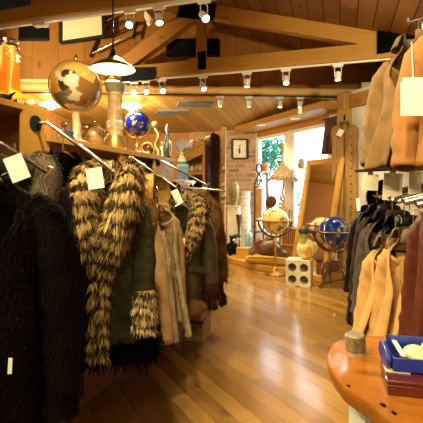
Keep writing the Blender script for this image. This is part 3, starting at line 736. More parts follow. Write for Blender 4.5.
# ================================================================== LEFT SIDE: pine cabinets, their arms, coats
UF, UB = -1.47, -1.98
def rbox(mb, u0, u1, v0, v1, z0, z1):
    return mb.quadprism([R(u0,v0,z0), R(u1,v0,z0), R(u1,v1,z0), R(u0,v1,z0)], (0,0,z1-z0))
def arm(parent, v, z, tip, droot=.05):
    """waterfall arm: flange on the face, straight stub, sloping bar with a turned-up end"""
    L, zt = tip
    f = MB().tube([R(UF-.002,v,z), R(UF+.012,v,z)], .040, 18)
    o = mesh_obj('display_arm', MB().tube([R(UF+.0,v,z), R(UF+droot,v,z), R(UF+L-.01,v,zt), R(UF+L,v,zt+.02)], .0095, 10), M['chrome'], parent)
    mesh_obj('flange', f, M['steelgrey'], o)
    return o
def drawer(parent, v0, v1, z0, z1):
    d = mesh_obj('drawer', rbox(MB(), UF-.11, UF-.085, v0+.012, v1-.012, z0+.015, z1-.015), M['cabdark'], parent, bevel=.004)
    p = MB(); m = (v0+v1)/2; zm = (z0+z1)/2+.03
    for z in (zm-.028, zm+.028): p.beam(R(UF-.08,m-.045,z), R(UF-.08,m+.045,z), .012, .007)
    for v in (m-.045, m+.045): p.beam(R(UF-.08,v,zm-.03), R(UF-.08,v,zm+.03), .012, .007)
    mesh_obj('label_holder', p, M['brassp'], d)
# tall near unit
ca = thing('display_cabinet', 'taller pine cabinet at the left edge, with an orange scarf stand on top', 'cabinet', (0,0,0), 0, 'pine display cabinets')
b = MB(); v0, v1, zt = .55, 1.84, 1.82
rbox(b, UB, UF, v0, v1, zt-.03, zt); rbox(b, UB, UB+.02, v0, v1, .0, zt-.03); rbox(b, UB+.02, UF, v0, v0+.03, 0, zt-.03); rbox(b, UB+.02, UF, v1-.03, v1, 0, zt-.03)
rbox(b, UB+.02, UF-.01, v0+.03, v1-.03, 1.28, 1.31);
pb = MB(); rbox(pb, UB+.02, UF-.115, v0+.03, v1-.03, .44, .47); rbox(pb, UB+.02, UF-.12, v0+.03, v1-.03, 0, .06); PLB = pb
mesh_obj('plinth', PLB, M['cabdark'], ca, False)
mesh_obj('carcass', b, M['cab'], ca, False, bevel=.002)
mesh_obj('stile', rbox(MB(), UF-.02, UF+.003, 1.68, 1.838, .47, zt-.03), M['cab'], ca, False)
for k in range(3): drawer(ca, .6+k*.41, .6+(k+1)*.41, .06, .44)
arm(ca, 1.76, 1.735, (.56, 1.42), .08); arm(ca, 1.22, 1.70, (.52, 1.46))
# long low unit
cb = thing('display_cabinet', 'long pine cabinet carrying the globes and the pillar lamp', 'cabinet', (0,0,0), 0, 'pine display cabinets')
b = MB(); v0, v1, zt = 1.845, 3.60, 1.69
rbox(b, UB, UF+.015, v0, v1, zt-.035, zt); rbox(b, UB, UB+.02, v0, v1, 0, zt-.035); rbox(b, UB+.02, UF, v1-.03, v1, 0, zt-.035); rbox(b, UB+.02, UF, v0, v0+.03, 0, zt-.035)
rbox(b, UB+.02, UF-.012, v0+.03, v1-.03, 1.38, 1.405); rbox(b, UB+.02, UF-.01, v0+.03, v1-.03, .95, .98);
pb = MB(); rbox(pb, UB+.02, UF-.115, v0+.03, v1-.03, .44, .47); rbox(pb, UB+.02, UF-.12, v0+.03, v1-.03, 0, .06); PLB = pb
mesh_obj('plinth', PLB, M['cabdark'], cb, False)
mesh_obj('carcass', b, M['cab'], cb, False, bevel=.002)
for va, vb in ((2.62,2.77),(3.19,3.30)): mesh_obj('stile', rbox(MB(), UF-.02, UF+.003, va, vb, .47, zt-.035), M['cab'], cb, False)
mesh_obj('panel', rbox(MB(), UF-.02, UF-.003, 3.30, 3.57, .47, zt-.035), M['cab'], cb, False)
for k in range(4): drawer(cb, 1.88+k*.42, 1.88+(k+1)*.42, .06, .44)
arm(cb, 2.70, 1.63, (.40, 1.42)); arm(cb, 3.245, 1.64, (.45, 1.44))
# low end unit
cc = thing('display_cabinet', 'short pine end cabinet under the blue box, mostly behind fur coats', 'cabinet', (0,0,0), 0, 'pine display cabinets')
b = MB(); rbox(b, UB, UF, 3.61, 4.22, 1.47, 1.50); rbox(b, UB, UF-.02, 3.61, 4.22, 0, 1.47)
mesh_obj('carcass', b, M['cab'], cc, False, bevel=.003)
mesh_obj('door', rbox(MB(), UF-.02, UF, 3.65, 4.18, .1, 1.44), M['cabdark'], cc, False, bevel=.003)
arm(cc, 3.72, 1.42, (.42, 1.40)); arm(cc, 4.08, 1.42, (.42, 1.38))

OLIVE = plain('olive cloth', (.032,.028,.012), .9, var=.4, scale=30, bump=.1, spec=.1)
OLEATHER = plain('olive brown leather', (.04,.03,.014), .42, var=.4, scale=14, bump=.15, spec=.3)
TANSUEDE = plain('tan suede', (.42,.25,.11), .9, var=.2, scale=12)
BLACKCL = plain('black shearling', (.008,.006,.005), .8, var=.4, scale=30, spec=.1)
DKLEATHER = plain('dark brown leather', (.03,.013,.008), .5, var=.4, scale=15, bump=.1, spec=.2)
G = 'coats on the left cabinet arms'
def lc(u, v, z): return R(u, v, z)
make_coat('fur_coat', 'long near-black mink coat at the left edge with a white tag at its neck', 'coat', at(-12,176,1.42), math.radians(12), G, W=.19, L=1.05, D=.15, flare=1.25, SL=.68,
          bodyfur=MINK, fn=9000, flen=.013, fwid=.008, vneck=.34, gap=.10, seed=2, hangerlabel='chrome hanger in the near-black mink coat at the left edge', hang=.13)
BC = bpy.data.objects['fur_coat']
tag_on(BC, at(12,156,1.22), (.054,.075), -.38, 'white printed price tag at the neck', .1)
tag_on(BC, at(10.5,358,1.2), (.011,.045), .05, 'thin white tag low on the front', .2)
make_coat('shearling_coat', 'dark coat with a grey-brown sheared collar, behind the near-black mink', 'coat', at(14,172,1.76), math.radians(20), G, W=.20, L=1.0, D=.11, SL=.6, body=BLACKCL, collar=TAUPE, collar_n=1700, flen=.018, fwid=.006, seed=3, hangerlabel='chrome hanger in the coat with the grey-brown collar', hang=.12, collar_w=1.1)
make_coat('fur_coat', 'black fur coat hung high on the first arm, its shoulder showing below the cabinet stile', 'coat', R(-1.36, 1.84, 1.60), math.radians(60), G, W=.20, L=.95, D=.11, SL=.58, bodyfur=BLACKFUR, fn=3500, flen=.035, fwid=.01, seed=4, hangerlabel='chrome hanger in the high black fur coat', hang=.11)
make_coat('trimmed_coat', 'olive cloth coat with a huge banded raccoon collar, front trim and cuffs', 'coat', at(111,181,1.98), math.radians(-4), G, sr=.75, collar_x=.76, W=.138, L=.72, D=.11, flare=1.12, SL=.56, body=OLIVE,
          collar=RACCOON, collar_n=10000, collar_w=1.1, trim=RACCOON, cuff=RACCOON_PALE, cuff_len=.17, flen=.034, fwid=.009, seed=5, hangerlabel='chrome hanger in the raccoon-collared olive coat', hang=.10)
make_coat('fur_coat', 'shaggy black fur coat showing only its hem beneath the raccoon-trimmed coat', 'coat', at(112,190,2.28), math.radians(10), G, W=.19, L=.85, D=.11, flare=1.5, sleeves=False, bodyfur=BLACKFUR, fn=5000, flen=.05, fwid=.012, seed=6)
make_coat('suede_coat', 'tan suede coat with a fox hood and pale fleece edges', 'coat', at(158,204,2.80), math.radians(58), G, sr=.85, W=.15, L=.86, D=.09, flare=1.4, SL=.70, body=TANSUEDE, hood=FOXFUR, lining=PALEFLEECE, flen=.022, fwid=.008, gap=.22, fold=.09, seed=7, swing=-.02, collar_w=.9,
          hangerlabel='chrome hanger in the tan suede coat with the fox hood', hang=.12)
make_coat('shearling_coat', 'dark brown leather coat with a fur hem just behind the tan suede coat', 'coat', R(-1.34, 2.50, 1.33), math.radians(25), G, W=.16, L=1.0, D=.10, flare=1.1, SL=.5, sleeves=False, body=DKLEATHER, hem=DARKBROWN, collar=BROWNFUR, collar_n=900, flen=.02, fwid=.007, seed=8)
make_coat('fur_coat', 'bushy black fur jacket on the second arm, below the marble pillar', 'coat', R(-1.38, 2.74, 1.485), math.radians(65), G, W=.19, L=.8, D=.11, SL=.55, bodyfur=DARKBROWN, fn=3000, flen=.04, fwid=.012, seed=9, hangerlabel='chrome hanger in the bushy black jacket', hang=.10)
make_coat('leather_coat', 'olive brown leather coat with a wide raccoon collar and two white tags', 'coat', at(181,204,3.32), math.radians(10), G, W=.175, L=.80, D=.10, flare=1.1, SL=.62, body=OLEATHER, collar=RACCOON_DARK, collar_n=3000, collar_w=1.15, hem=BROWNFUR, cuff=DARKBROWN, flen=.034, fwid=.01, seed=10, pocket=OLEATHER, hangerlabel='chrome hanger in the olive leather coat', hang=.12)
LC = bpy.data.objects['leather_coat']
tag_on(LC, at(174,190,3.05), (.052,.11), -.42, 'white price tag at the collar', .1)
tag_on(LC, at(180,238,3.06), (.078,.12), .08, 'white printed swing tag on the chest', .15)
tag_on(bpy.data.objects['trimmed_coat'], at(93.5,168,1.70), (.066,.085), -.15, 'white printed price tag on the collar', 0)
tag_on(bpy.data.objects['suede_coat'], at(134,196,2.42), (.045,.10), -.45, 'white price tag on the shoulder', 0)
make_coat('fur_coat', 'black fur jacket deep on the third arm behind the raccoon-collared leather coat', 'coat', R(-1.38, 3.27, 1.47), math.radians(65), G, W=.18, L=.8, D=.11, SL=.5, bodyfur=DARKBROWN, fn=2500, flen=.04, fwid=.012, seed=12, hangerlabel='chrome hanger in the black jacket on the third arm', hang=.10)
make_coat('fur_coat', 'warm brown fur coat between the leather coat and the last dark mink', 'coat', at(196,204,3.80), math.radians(34), G, W=.18, L=.86, D=.11, flare=1.2, SL=.6, bodyfur=BROWNFUR, fn=6000, flen=.04, fwid=.011, collar=BROWNFUR, seed=13, hangerlabel='chrome hanger in the warm brown fur coat', hang=.11)
make_coat('fur_coat', 'dark brown mink coat at the far end of the row, nearest the brick wall', 'coat', at(203,205,4.15), math.radians(44), G, W=.155, L=.95, D=.11, flare=1.25, SL=.6, bodyfur=DARKBROWN, fn=6000, flen=.03, fwid=.01, hem=DARKBROWN, strap=True, seed=14, hangerlabel='chrome hanger in the far dark brown mink coat', hang=.11)
make_coat('shearling_coat', 'slate grey coat mostly hidden behind the far dark brown mink', 'coat', R(-1.38, 4.30, 1.34), math.radians(60), G, W=.13, L=.8, D=.10, SL=.5, body=M['greycloth'], seed=15, hangerlabel='chrome hanger in the slate grey coat', hang=.11)
# crates under the far coats
for i, (z, s) in enumerate(((.0,.20),(.2,.165))):
    k = thing('wooden_crate', ('lower' if i == 0 else 'upper') + ' of two small wooden crates stacked under the fur coats', 'crate', R(-1.30,3.78,z), ROOM-.1*i, 'stacked crates')
    mesh_obj('box', MB().box((0,0,s/2), (.20,.26,s-.004)), M['crate'], k, bevel=.004)
    mesh_obj('rim', MB().box((0,0,s-.02), (.21,.27,.03)), M['dwood'], k, bevel=.003)
    mesh_obj('label_plate', MB().box((0,-.134,s*.5), (.07,.006,.05)), M['brassp'], k)

# ------------------------------------------------------------------ on top of the cabinets
def top(x, u, z): return at(x, HY, d_u(x, u)).xy.to_3d() + Vector((0,0,z))
# scarf on its stand
p = top(15, -1.60, 1.82)
s = thing('ornament_stand', 'shiny chrome ornament with pearl beads at the left edge, wearing an orange scarf', 'ornament', p)
mesh_obj('foot', MB().lathe([(0,0),(.05,0),(.05,.012),(.012,.03),(.01,.20)], n=20), M['iron'], s)
mb = MB()
for i in range(6): mb.lathe([(.05-.004*abs(i-2.5),0),(.06-.006*abs(i-2.5),.012),(.05-.004*abs(i-2.5),.024)], (-.02,-.02,.20+i*.024), 18)
mesh_obj('chrome_head', mb, M['chrome'], s)
mb = MB()
for i, (a, b) in enumerate(((.035,.275),(.047,.262),(.034,.245),(.048,.24),(.02,.29))): mb.ball((a,-.07,b-.02), .012, 12)
mesh_obj('beads', mb, M['ivory'], s)
ORANGE = plain('orange silk', (.85,.22,.008), .5, var=.3, scale=9)
rows = []
for i, t in enumerate(np.linspace(0, 1, 16)):
    row = []
    for j, q in enumerate(np.linspace(0, 1, 13)):
        x = -.045 + .085*q + .02*t*q + .006*math.sin(t*6) ; zz = .30 - .28*t - .03*(q-.5)**2 + .012*math.sin(q*9)*t
        y = -.075 - .02*math.sin(q*PI*3 + t*2)*(.4+t) + .01*t
        if t > .8: y -= (t-.8)*.25; x += (t-.8)*.3*q
        row.append(Vector((x, y, zz)))
    rows.append(row)
sc = mesh_obj('silk_scarf', MB().grid(rows), ORANGE, None, solid=.004, sub=1); put(sc, p); tag(sc, 'bright orange silk scarf draped over the ornament at the left edge', 'scarf')
q = top(3, -1.55, 1.82)
bd = thing('bird_figurine', 'small black figurine by the foot of the orange scarf', 'figurine', q)
mesh_obj('body', MB().ball((0,0,.022), .03, 16, (1.3,.8,.72)), M['black'], bd); mesh_obj('tail', MB().tube([(.03,0,.03),(.06,0,.05)], [.012,.003], 8), M['black'], bd)
q = top(30, -1.50, 1.82)
sh = thing('seashell', 'small white seashell on the corner of the taller cabinet', 'shell', q)
mesh_obj('shell', MB().ball((0,0,.017), .024, 18, (1.2,1,.7)), M['ivory'], sh); mb = MB()
for a in range(5): mb.tube([(.022*math.cos(a),.02*math.sin(a),.01),(.008*math.cos(a),.008*math.sin(a),.035)], .003, 6)
mesh_obj('ribs', mb, M['white'], sh)

def table_globe(label, p, zc, r, ball, tilt, stand, n=3):
    """globe in a full meridian ring on a stem with a spreading foot; p = foot centre, zc = centre above it"""
    g = thing('table_globe', label, 'globe', p)
    mesh_obj('sphere', MB().ball((0,0,zc), r, 40), ball, g)
    rr = r*1.06; ring = [Vector((rr*math.cos(a)*math.cos(tilt), rr*math.cos(a)*math.sin(tilt), zc + rr*math.sin(a))) for a in np.linspace(0, 2*PI, 49)[:-1]]
    mesh_obj('meridian_ring', MB().tube(ring, r*(.075 if r < .12 else .04), 8, closed=True), stand['ring'], g)
    mesh_obj('finial', MB().lathe([(.0,-.01),(r*.07,0),(r*.09,.02),(r*.03,.035),(0,.05)], (0,0,zc+rr), 14), stand['ring'], g)
    mesh_obj('stem', MB().tube(spline(stand['stem'], 5), stand['r'], 14), stand['mat'], g)
    mesh_obj('foot', MB().lathe(stand['foot'], (0,0,0), 26), stand['mat'], g)
    return g
GP = globe_mat('gemstone map pale', (.52,.40,.27), [(.012,.01,.009),(.20,.09,.02),(.42,.22,.03),(.09,.09,.08),(.03,.022,.015),(.46,.28,.06)], .22, 7, .47, 1.0)
GB = globe_mat('lapis map', (.006,.012,.17), [(.02,.03,.30),(.10,.06,.03),(.02,.016,.02),(.30,.22,.10),(.03,.05,.22)], .08, 14, .56)
GB2 = globe_mat('lapis map large', (.004,.018,.22), [(.35,.38,.35),(.02,.20,.16),(.01,.03,.28),(.25,.2,.12),(.02,.03,.16)], .08, 8, .57)
GA = globe_mat('amber map', (.62,.46,.20), [(.25,.12,.03),(.55,.35,.1),(.7,.6,.36),(.12,.07,.03)], .10, 9, .54)
MARB = plain('veined marble', (.58,.40,.20), .3, var=.4, scale=11, coat=.4, stretch=(1,1,2.5))
p = top(76, -1.60, 1.69)
table_globe('large pale gemstone globe with gold and black continents on the cabinet', p, .365, .152, GP, .5, dict(ring=M['brass'], mat=MARB, r=[.035,.026,.022,.03], stem=[(0,0,.02),(.005,0,.10),(0,0,.16),(0,0,.21)], foot=[(0,0),(.085,0),(.09,.012),(.05,.025),(.03,.04)]))
p = top(137, -1.60, 1.69)
table_globe('small dark blue lapis globe in a brass ring beside the marble pillar', p, .25, .098, GB, .1, dict(ring=M['chrome'], mat=M['brass'], r=[.012,.02,.010,.014], stem=[(0,0,.015),(0,0,.06),(0,0,.10),(0,0,.145)], foot=[(0,0),(.07,0),(.072,.01),(.03,.022),(.014,.035)]))
# amber stone vase
p = top(94, -1.62, 1.69)
v = thing('stone_vase', 'squat amber and black stone jar between the pale globe and the pillar', 'vase', p)
AST = plain('amber stone', (.30,.17,.055), .25, var=.9, scale=16, coat=.5)
mesh_obj('body', MB().lathe([(.0,0),(.05,0),(.075,.04),(.082,.08),(.066,.125),(.04,.145),(.045,.16),(.03,.16)], n=30), AST, v)
mesh_obj('knob', MB().ball((0,0,.168), .017, 14), M['brass'], v)
for a in (0.4, 2.7): mesh_obj('handle', MB().tube(spline([(math.cos(a)*.06,math.sin(a)*.06,.13),(math.cos(a)*.10,math.sin(a)*.10,.11),(math.cos(a)*.078,math.sin(a)*.078,.06)], 5), .008, 8), M['brass'], v)
# little dark bottles beside the globe stem
for i, (x, u, h, m, nm) in enumerate(((64,-1.70,.15,'dwood','dark brown'), (70,-1.52,.085,'steelblue','short blue'), (86,-1.74,.17,'brassp','tall gold'))):
    b = thing('figurine', nm + ' figurine on the cabinet by the pale globe', 'figurine', top(x, u, 1.69), 0, 'small figurines by the pale globe')
    mesh_obj('body', MB().lathe([(0,0),(.026,0),(.028,.01),(.016,h*.35),(.022,h*.6),(.01,h*.78)], n=16), M[m], b); mesh_obj('head', MB().ball((0,0,h*.86), h*.13, 14), M[m], b)
# pillar
p = top(115, -1.60, 1.69)
pl = thing('marble_pillar', 'tall waisted marble pillar standing under the brass pendant lamp', 'pillar', p)
mesh_obj('shaft', MB().lathe([(0,0),(.078,0),(.080,.03),(.066,.05),(.060,.12),(.052,.22),(.050,.30),(.053,.38),(.058,.43)], n=30), MARB, pl)
mesh_obj('capital', MB().lathe([(.058,.43),(.068,.445),(.074,.485),(.078,.49),(.078,.50),(0,.50)], n=30), plain('green grey stone', (.20,.20,.12), .4, var=.4, scale=20), pl)
mesh_obj('band', MB().lathe([(.0595,.16),(.063,.165),(.062,.215),(.056,.22)], n=30), plain('painted band', (.55,.55,.42), .4, var=.4, scale=40), pl)
mesh_obj('leaf_base', MB().lathe([(.082,0),(.088,.02),(.076,.09),(.07,.11),(.064,.11)], n=10), M['brassp'], pl)
# pendant lamp
pz = at(113, 66, 3.3)
pn = thing('pendant_lamp', 'brass pendant lamp with a white glass globe above the marble pillar', 'ceiling lamp', pz)
u = pz.x*EW.x + pz.y*EW.y
mesh_obj('cord', MB().tube([(0,0,.12),(0,0,roof_z(u)-pz.z-.0)], .006, 6), M['iron'], pn)
mesh_obj('cap', MB().lathe([(.05,.055),(.035,.075),(.022,.10),(.018,.13),(0,.135)], n=20), M['iron'], pn)
mesh_obj('shade', MB().lathe([(.03,.072),(.06,.058),(.12,.018),(.165,-.012),(.174,-.026)], n=36), plain('bronze shade', (.16,.11,.035), .4, .6), pn, solid=.003)
mesh_obj('shade_lining', MB().lathe([(.03,.068),(.06,.054),(.12,.014),(.165,-.016),(.173,-.0285)], n=36), M['shadein'], pn)
mesh_obj('glass_globe', MB().lathe([(.05,.055),(.068,.03),(.073,-.01),(.066,-.05),(.052,-.08),(0,-.085)], n=28), M['opal'], pn)
mesh_obj('collar', MB().lathe([(.054,-.078),(.062,-.085),(.058,-.10),(.064,-.115),(.064,-.128),(0,-.13)], n=26), M['brass'], pn)
l = bpy.data.lights.new('pendant', 'POINT'); l.energy = 26; l.color = (1,.80,.52); l.shadow_soft_size = .08; o = bpy.data.objects.new('pendant', l); COL.objects.link(o); o.location = pz + Vector((0,0,-.17))
# figures at the far end of the cabinet
p = top(155, -1.56, 1.69); gf = thing('figurine', 'curving gold figurine beside the blue globe', 'figurine', p)
mesh_obj('body', MB().tube(spline([(.02,0,.0),(.03,0,.05),(.0,0,.11),(.03,0,.18),(.0,0,.25)], 6), [.030,.026,.022,.024,.018], 14), M['brassp'], gf)
mesh_obj('head', MB().ball((-.005,0,.285), .032, 16, (1.1,.9,1)), M['brassp'], gf); mesh_obj('base', MB().lathe([(0,0),(.045,0),(.04,.015),(0,.015)], n=18), M['dwood'], gf)
p = top(148, -1.5, 1.69); df = thing('seashell', 'dark spiral shell in front of the gold figurine', 'shell', p)
mesh_obj('shell', MB().ball((0,0,.05), .05, 18, (1,.8,1)), M['dwood'], df); mesh_obj('lip', MB().tube([(.045*math.cos(a),-.038,.05+.04*math.sin(a)) for a in np.linspace(0, 5.2, 16)], .010, 8), M['brassp'], df)
p = top(167, -1.54, 1.69); bt = thing('heron_figurine', 'tall silver and green standing bird figurine at the end of the cabinet', 'figurine', p)
mesh_obj('body', MB().tube(spline([(0,0,.02),(.0,0,.09),(.012,0,.16),(.0,0,.23)], 6), [.02,.04,.034,.014], 14), plain('green glaze', (.05,.07,.06), .2, var=.7, scale=25, coat=.5), bt)
mesh_obj('neck', MB().tube(spline([(0,0,.22),(-.006,0,.28),(.004,0,.325)], 5), [.015,.011,.006], 10), M['chrome'], bt)
mesh_obj('wing', MB().ball((.03,-.02,.12), .05, 14, (.35,.3,1.6)), M['chrome'], bt); mesh_obj('base', MB().lathe([(0,0),(.04,0),(.035,.025),(0,.025)], n=18), M['iron'], bt)
p = top(162, -1.62, 1.69); b2 = thing('figurine', 'small white and gold figurine between gold and silver ones', 'figurine', p); mesh_obj('body', MB().lathe([(0,0),(.03,0),(.02,.06),(.028,.10),(.012,.13)], n=16), M['ivory'], b2); mesh_obj('head', MB().ball((0,0,.15), .02, 12), M['brassp'], b2)
# blue box and doll on the end unit
p = top(183, -1.60, 1.50)
bb = thing('storage_box', 'sky blue box with a white lid line at the end of the coats', 'box', p, ROOM+.2)
mesh_obj('box', MB().box((0,0,.075), (.095,.12,.15)), plain('sky blue card', (.12,.30,.55), .5, var=.1), bb, bevel=.004); mesh_obj('lid', MB().box((0,0,.16), (.102,.127,.03)), plain('pale blue card', (.35,.52,.72), .5, var=.1), bb, bevel=.003)
dl = thing('doll', 'small white doll with a yellow cap and green hem, standing on the blue box', 'doll', p + Vector((-.012,0,.175)))
mesh_obj('dress', MB().lathe([(0,.025),(.046,.025),(.043,.05),(.022,.09),(0,.10)], n=18), M['ivory'], dl); mesh_obj('hem', MB().lathe([(0,0),(.047,0),(.047,.026),(0,.026)], n=18), plain('green felt', (.03,.28,.14), .8), dl)
mesh_obj('head', MB().ball((0,0,.11), .018, 14), M['ivory'], dl); mesh_obj('cap', MB().lathe([(.018,.112),(.012,.128),(0,.135)], n=14), plain('yellow felt', (.8,.5,.03), .8), dl)
# ================================================================== BACK OF THE SHOP
# tall hutch with a pitched top
hp = at(197, 190, 5.6); hp.z = 0
h = thing('display_hutch', 'tall open pine hutch with a sloping top behind the fur coats', 'cabinet', hp, math.radians(-24))
W2, DP = .19, .34
b = MB()
def xz(pts, y0, y1): return b.quadprism([Vector((x, y0, z)) for x, z in pts], (0, y1-y0, 0))
xz([(-W2,0),(-W2+.03,0),(-W2+.03,1.84),(-W2,1.84)], -DP/2, DP/2); xz([(W2-.03,0),(W2,0),(W2,2.02),(W2-.03,2.02)], -DP/2, DP/2)
xz([(-W2-.01,1.82),(W2+.01,2.0),(W2+.01,2.04),(-W2-.01,1.86)], -DP/2-.02, DP/2)
for z in (1.60, 1.38, .9, .4): xz([(-W2+.03,z),(W2-.03,z),(W2-.03,z+.03),(-W2+.03,z+.03)], -DP/2+.01, DP/2)
xz([(-W2+.03,0),(W2-.03,0),(W2-.03,1.98),(-W2+.03,1.84)], DP/2-.02, DP/2)
mesh_obj('carcass', b, M['frame'], h, False, bevel=.003)
b = MB(); xz([(-W2+.03,1.74),(W2-.03,1.86),(W2-.03,2.0),(-W2+.03,1.83)], -DP/2, -DP/2+.02); mesh_obj('top_rail', b, M['frame'], h, False)
b = MB(); b.box((W2+.006,0,1.0), (.012,DP*.98,1.96)); mesh_obj('side_panel', b, M['cabdark'], h)
for i in range(4):
    s = thing('seashell', ('pink conch shell in the hutch opening, number in row from its left side: ' + ['first','second','third','fourth'][i]).replace('number in row from its left side: ', '') + (' from the left'), 'shell', hp + Matrix.Rotation(math.radians(-24), 3, 'Z') @ Vector((-.11+i*.065, -.06, 1.63)), i*.7, 'shells in the hutch')
    mesh_obj('shell', MB().ball((0,0,.034), .034, 14, (1,.9,1)), plain('pink shell %d' % i, ((.62,.36,.2),(.7,.42,.26),(.5,.3,.16),(.65,.5,.3))[i], .5), s); mesh_obj('spire', MB().lathe([(.028,.0),(.016,.025),(0,.05)], (0,0,.05), 12), M['cream'], s)
for i, (x, z, sc_) in enumerate(((-.07,1.41,.07),(.06,1.41,.06))):
    f = mesh_obj('fur_hat', MB().lathe([(0,0),(sc_,0),(sc_*1.1,.05),(sc_*.7,.10),(0,.11)], n=20), M['black'], None); put(f, hp + Matrix.Rotation(math.radians(-24), 3, 'Z') @ Vector((x, -.04, z)))
    tag(f, 'black round hat in the lower hutch opening, ' + ('left one' if i == 0 else 'right one'), 'hat', 'hats in the hutch')
HR = Matrix.Rotation(math.radians(-24), 3, 'Z')
def on_hutch(x, y=0): return hp + HR @ Vector((x, y, 1.84 + (x+W2)/(2*W2)*.18 + .022))
bx_ = thing('gift_box', 'white box painted with blue and black patches on top of the hutch', 'box', on_hutch(-.155, -.02) , math.radians(-24))
PATCH = globe_mat('blue black patches', (.72,.74,.74), [(.02,.18,.42),(.012,.012,.015),(.1,.35,.55),(.03,.03,.04)], .5, 9, .52)
mesh_obj('box', MB().box((-.01,0,.10), (.19,.16,.17)), PATCH, bx_, bevel=.004); mesh_obj('lid', MB().box((-.01,0,.175), (.196,.166,.03)), PATCH, bx_, bevel=.003)
for i in range(3):
    d = thing('doll', ['brown-haired','fair','dark-hooded'][i] + ' small doll sitting on the hutch top', 'doll', on_hutch(-.02+i*.062, -.05), -.3, 'dolls on the hutch')
    mesh_obj('body', MB().lathe([(0,0),(.035,0),(.03,.035),(.018,.06)], n=14), plain('doll cloth %d' % i, ((.25,.05,.02),(.5,.25,.12),(.09,.03,.02))[i], .8), d)
    mesh_obj('head', MB().ball((0,0,.078), .026, 14), plain('doll face %d' % i, (.62,.34,.2), .6), d); mesh_obj('hair', MB().ball((0,.006,.087), .027, 14), plain('doll hair %d' % i, ((.12,.05,.02),(.5,.3,.1),(.05,.02,.02))[i], .8), d)
pe = thing('fur_pelt', 'dark red-brown fur pelt hanging down the side of the hutch', 'pelt', hp + HR @ Vector((W2+.075, 0, 2.13)), math.radians(-24))
rows = [[Vector((.03*math.cos(a)*(1+.2*math.sin(z*9)), (.11+.02*math.sin(z*5))*math.sin(a), -z)) for a in np.linspace(0, 2*PI, 19)[:-1]] for z in np.linspace(0, .95, 16)]
fur_obj('pelt', pe, rows, 1800, .04, .012, hair((.06,.018,.008), .8, 1.7), seed=31)
mesh_obj('loop', MB().tube([(-.075,0,-.08),(-.02,0,.03),(.0,0,-.01)], .006, 6), M['dwood'], pe)
ct = thing('cat_figurine', 'small cream cat figurine atop the hutch, next to the hanging pelt', 'figurine', on_hutch(.165, -.03), .4)
mesh_obj('body', MB().ball((0,0,.035), .035, 14, (1.2,.8,1)), M['ivory'], ct); mesh_obj('head', MB().ball((.035,-.01,.07), .02, 12), M['ivory'], ct); mesh_obj('tail', MB().tube([(-.03,0,.03),(-.06,0,.05),(-.06,.0,.08)], .007, 6), M['ivory'], ct)
# slim pole with dried stalks
p = at(222, 190, 7.0); p.z = 0
po = struct('trim_pole', MB().beam(p, at(223.5,127.5,7.0), .085, .085, ED), M['post'])
ds = thing('dried_stalks', 'bundle of dried yellow-green stalks leaning by the slim pole', 'dried plant', at(217, 190, 6.3).xy.to_3d())
mb = MB(); r = random.Random(5)
for i in range(16):
    a = r.uniform(-.05,.05); mb.tube([(a,r.uniform(-.04,.04),0),(a*1.1,r.uniform(-.04,.04),.8),(a*1.6,0,r.uniform(1.45,1.75))], [.012,.011,.005], 5)
mesh_obj('stalks', mb, plain('dry stalk', (.42,.32,.10), .8, var=.4, scale=20, stretch=(4,4,.5)), ds)
mb = MB()
for i in range(16):
    z = r.uniform(1.0,1.7); s = r.choice((-1,1)); mb.add([(s*.02,0,z),(s*.10,-.02,z+.10),(s*.13,-.03,z+.04),(s*.06,-.01,z+.02)], [(0,1,2,3)])
mesh_obj('leaves', mb, plain('dry leaf', (.40,.36,.13), .8, var=.4), ds, solid=.003)
mb = MB()
for i in range(3): mb.ball((-.05+i*.02,-.05,1.35+i*.05), .028, 12)
mesh_obj('berries', mb, plain('red berries', (.45,.04,.03), .5), ds)
# framed picture on the bricks
vb = VB-.035
q = [on_v(x, y, vb) for x, y in ((232.5,139.5),(247.5,139.5),(247.5,158.5),(232.5,158.5))]
fp = thing('framed_picture', 'small dark framed picture on the tan brick wall', 'picture', (0,0,0))
f = MB()
for i in range(4): f.beam(q[i]-ED*.015, q[(i+1) % 4]-ED*.015, .05, .035, ED if i % 2 else Z3 and Vector((0,0,1)))
mesh_obj('frame', f, M['iron'], fp, False); mesh_obj('mat_board', MB().quadprism(q, -ED*.012), M['cream'], fp, False)
c = (q[0]+q[2])/2 - ED*.014; mb = MB(); mb.ball(c + Vector((0,0,-.04)), .06, 14, (.55,.06,1.2)); mb.ball(c + Vector((.015,0,.07)), .035, 12, (.9,.1,.9))
mesh_obj('artwork', mb, M['dwood'], fp)

# low plank platform
PZ = .10
pf = [(.12,8.75),(.40,7.95),(.80,7.30),(1.15,7.05),(1.66,6.30),(2.10,6.62),(1.06,9.02),(.15,9.28)]
tag(mesh_obj('display_platform', MB().prism(pf, 0, PZ), M['frame'], None, False, bevel=.012), 'low pale wooden platform under the carvings by the windows', 'platform')
def plat(x, y): d = (CH-PZ)*F/(y-HY); return at(x, y, d)
def onp(x, d): p = at(x, HY, d); p.z = PZ; return p
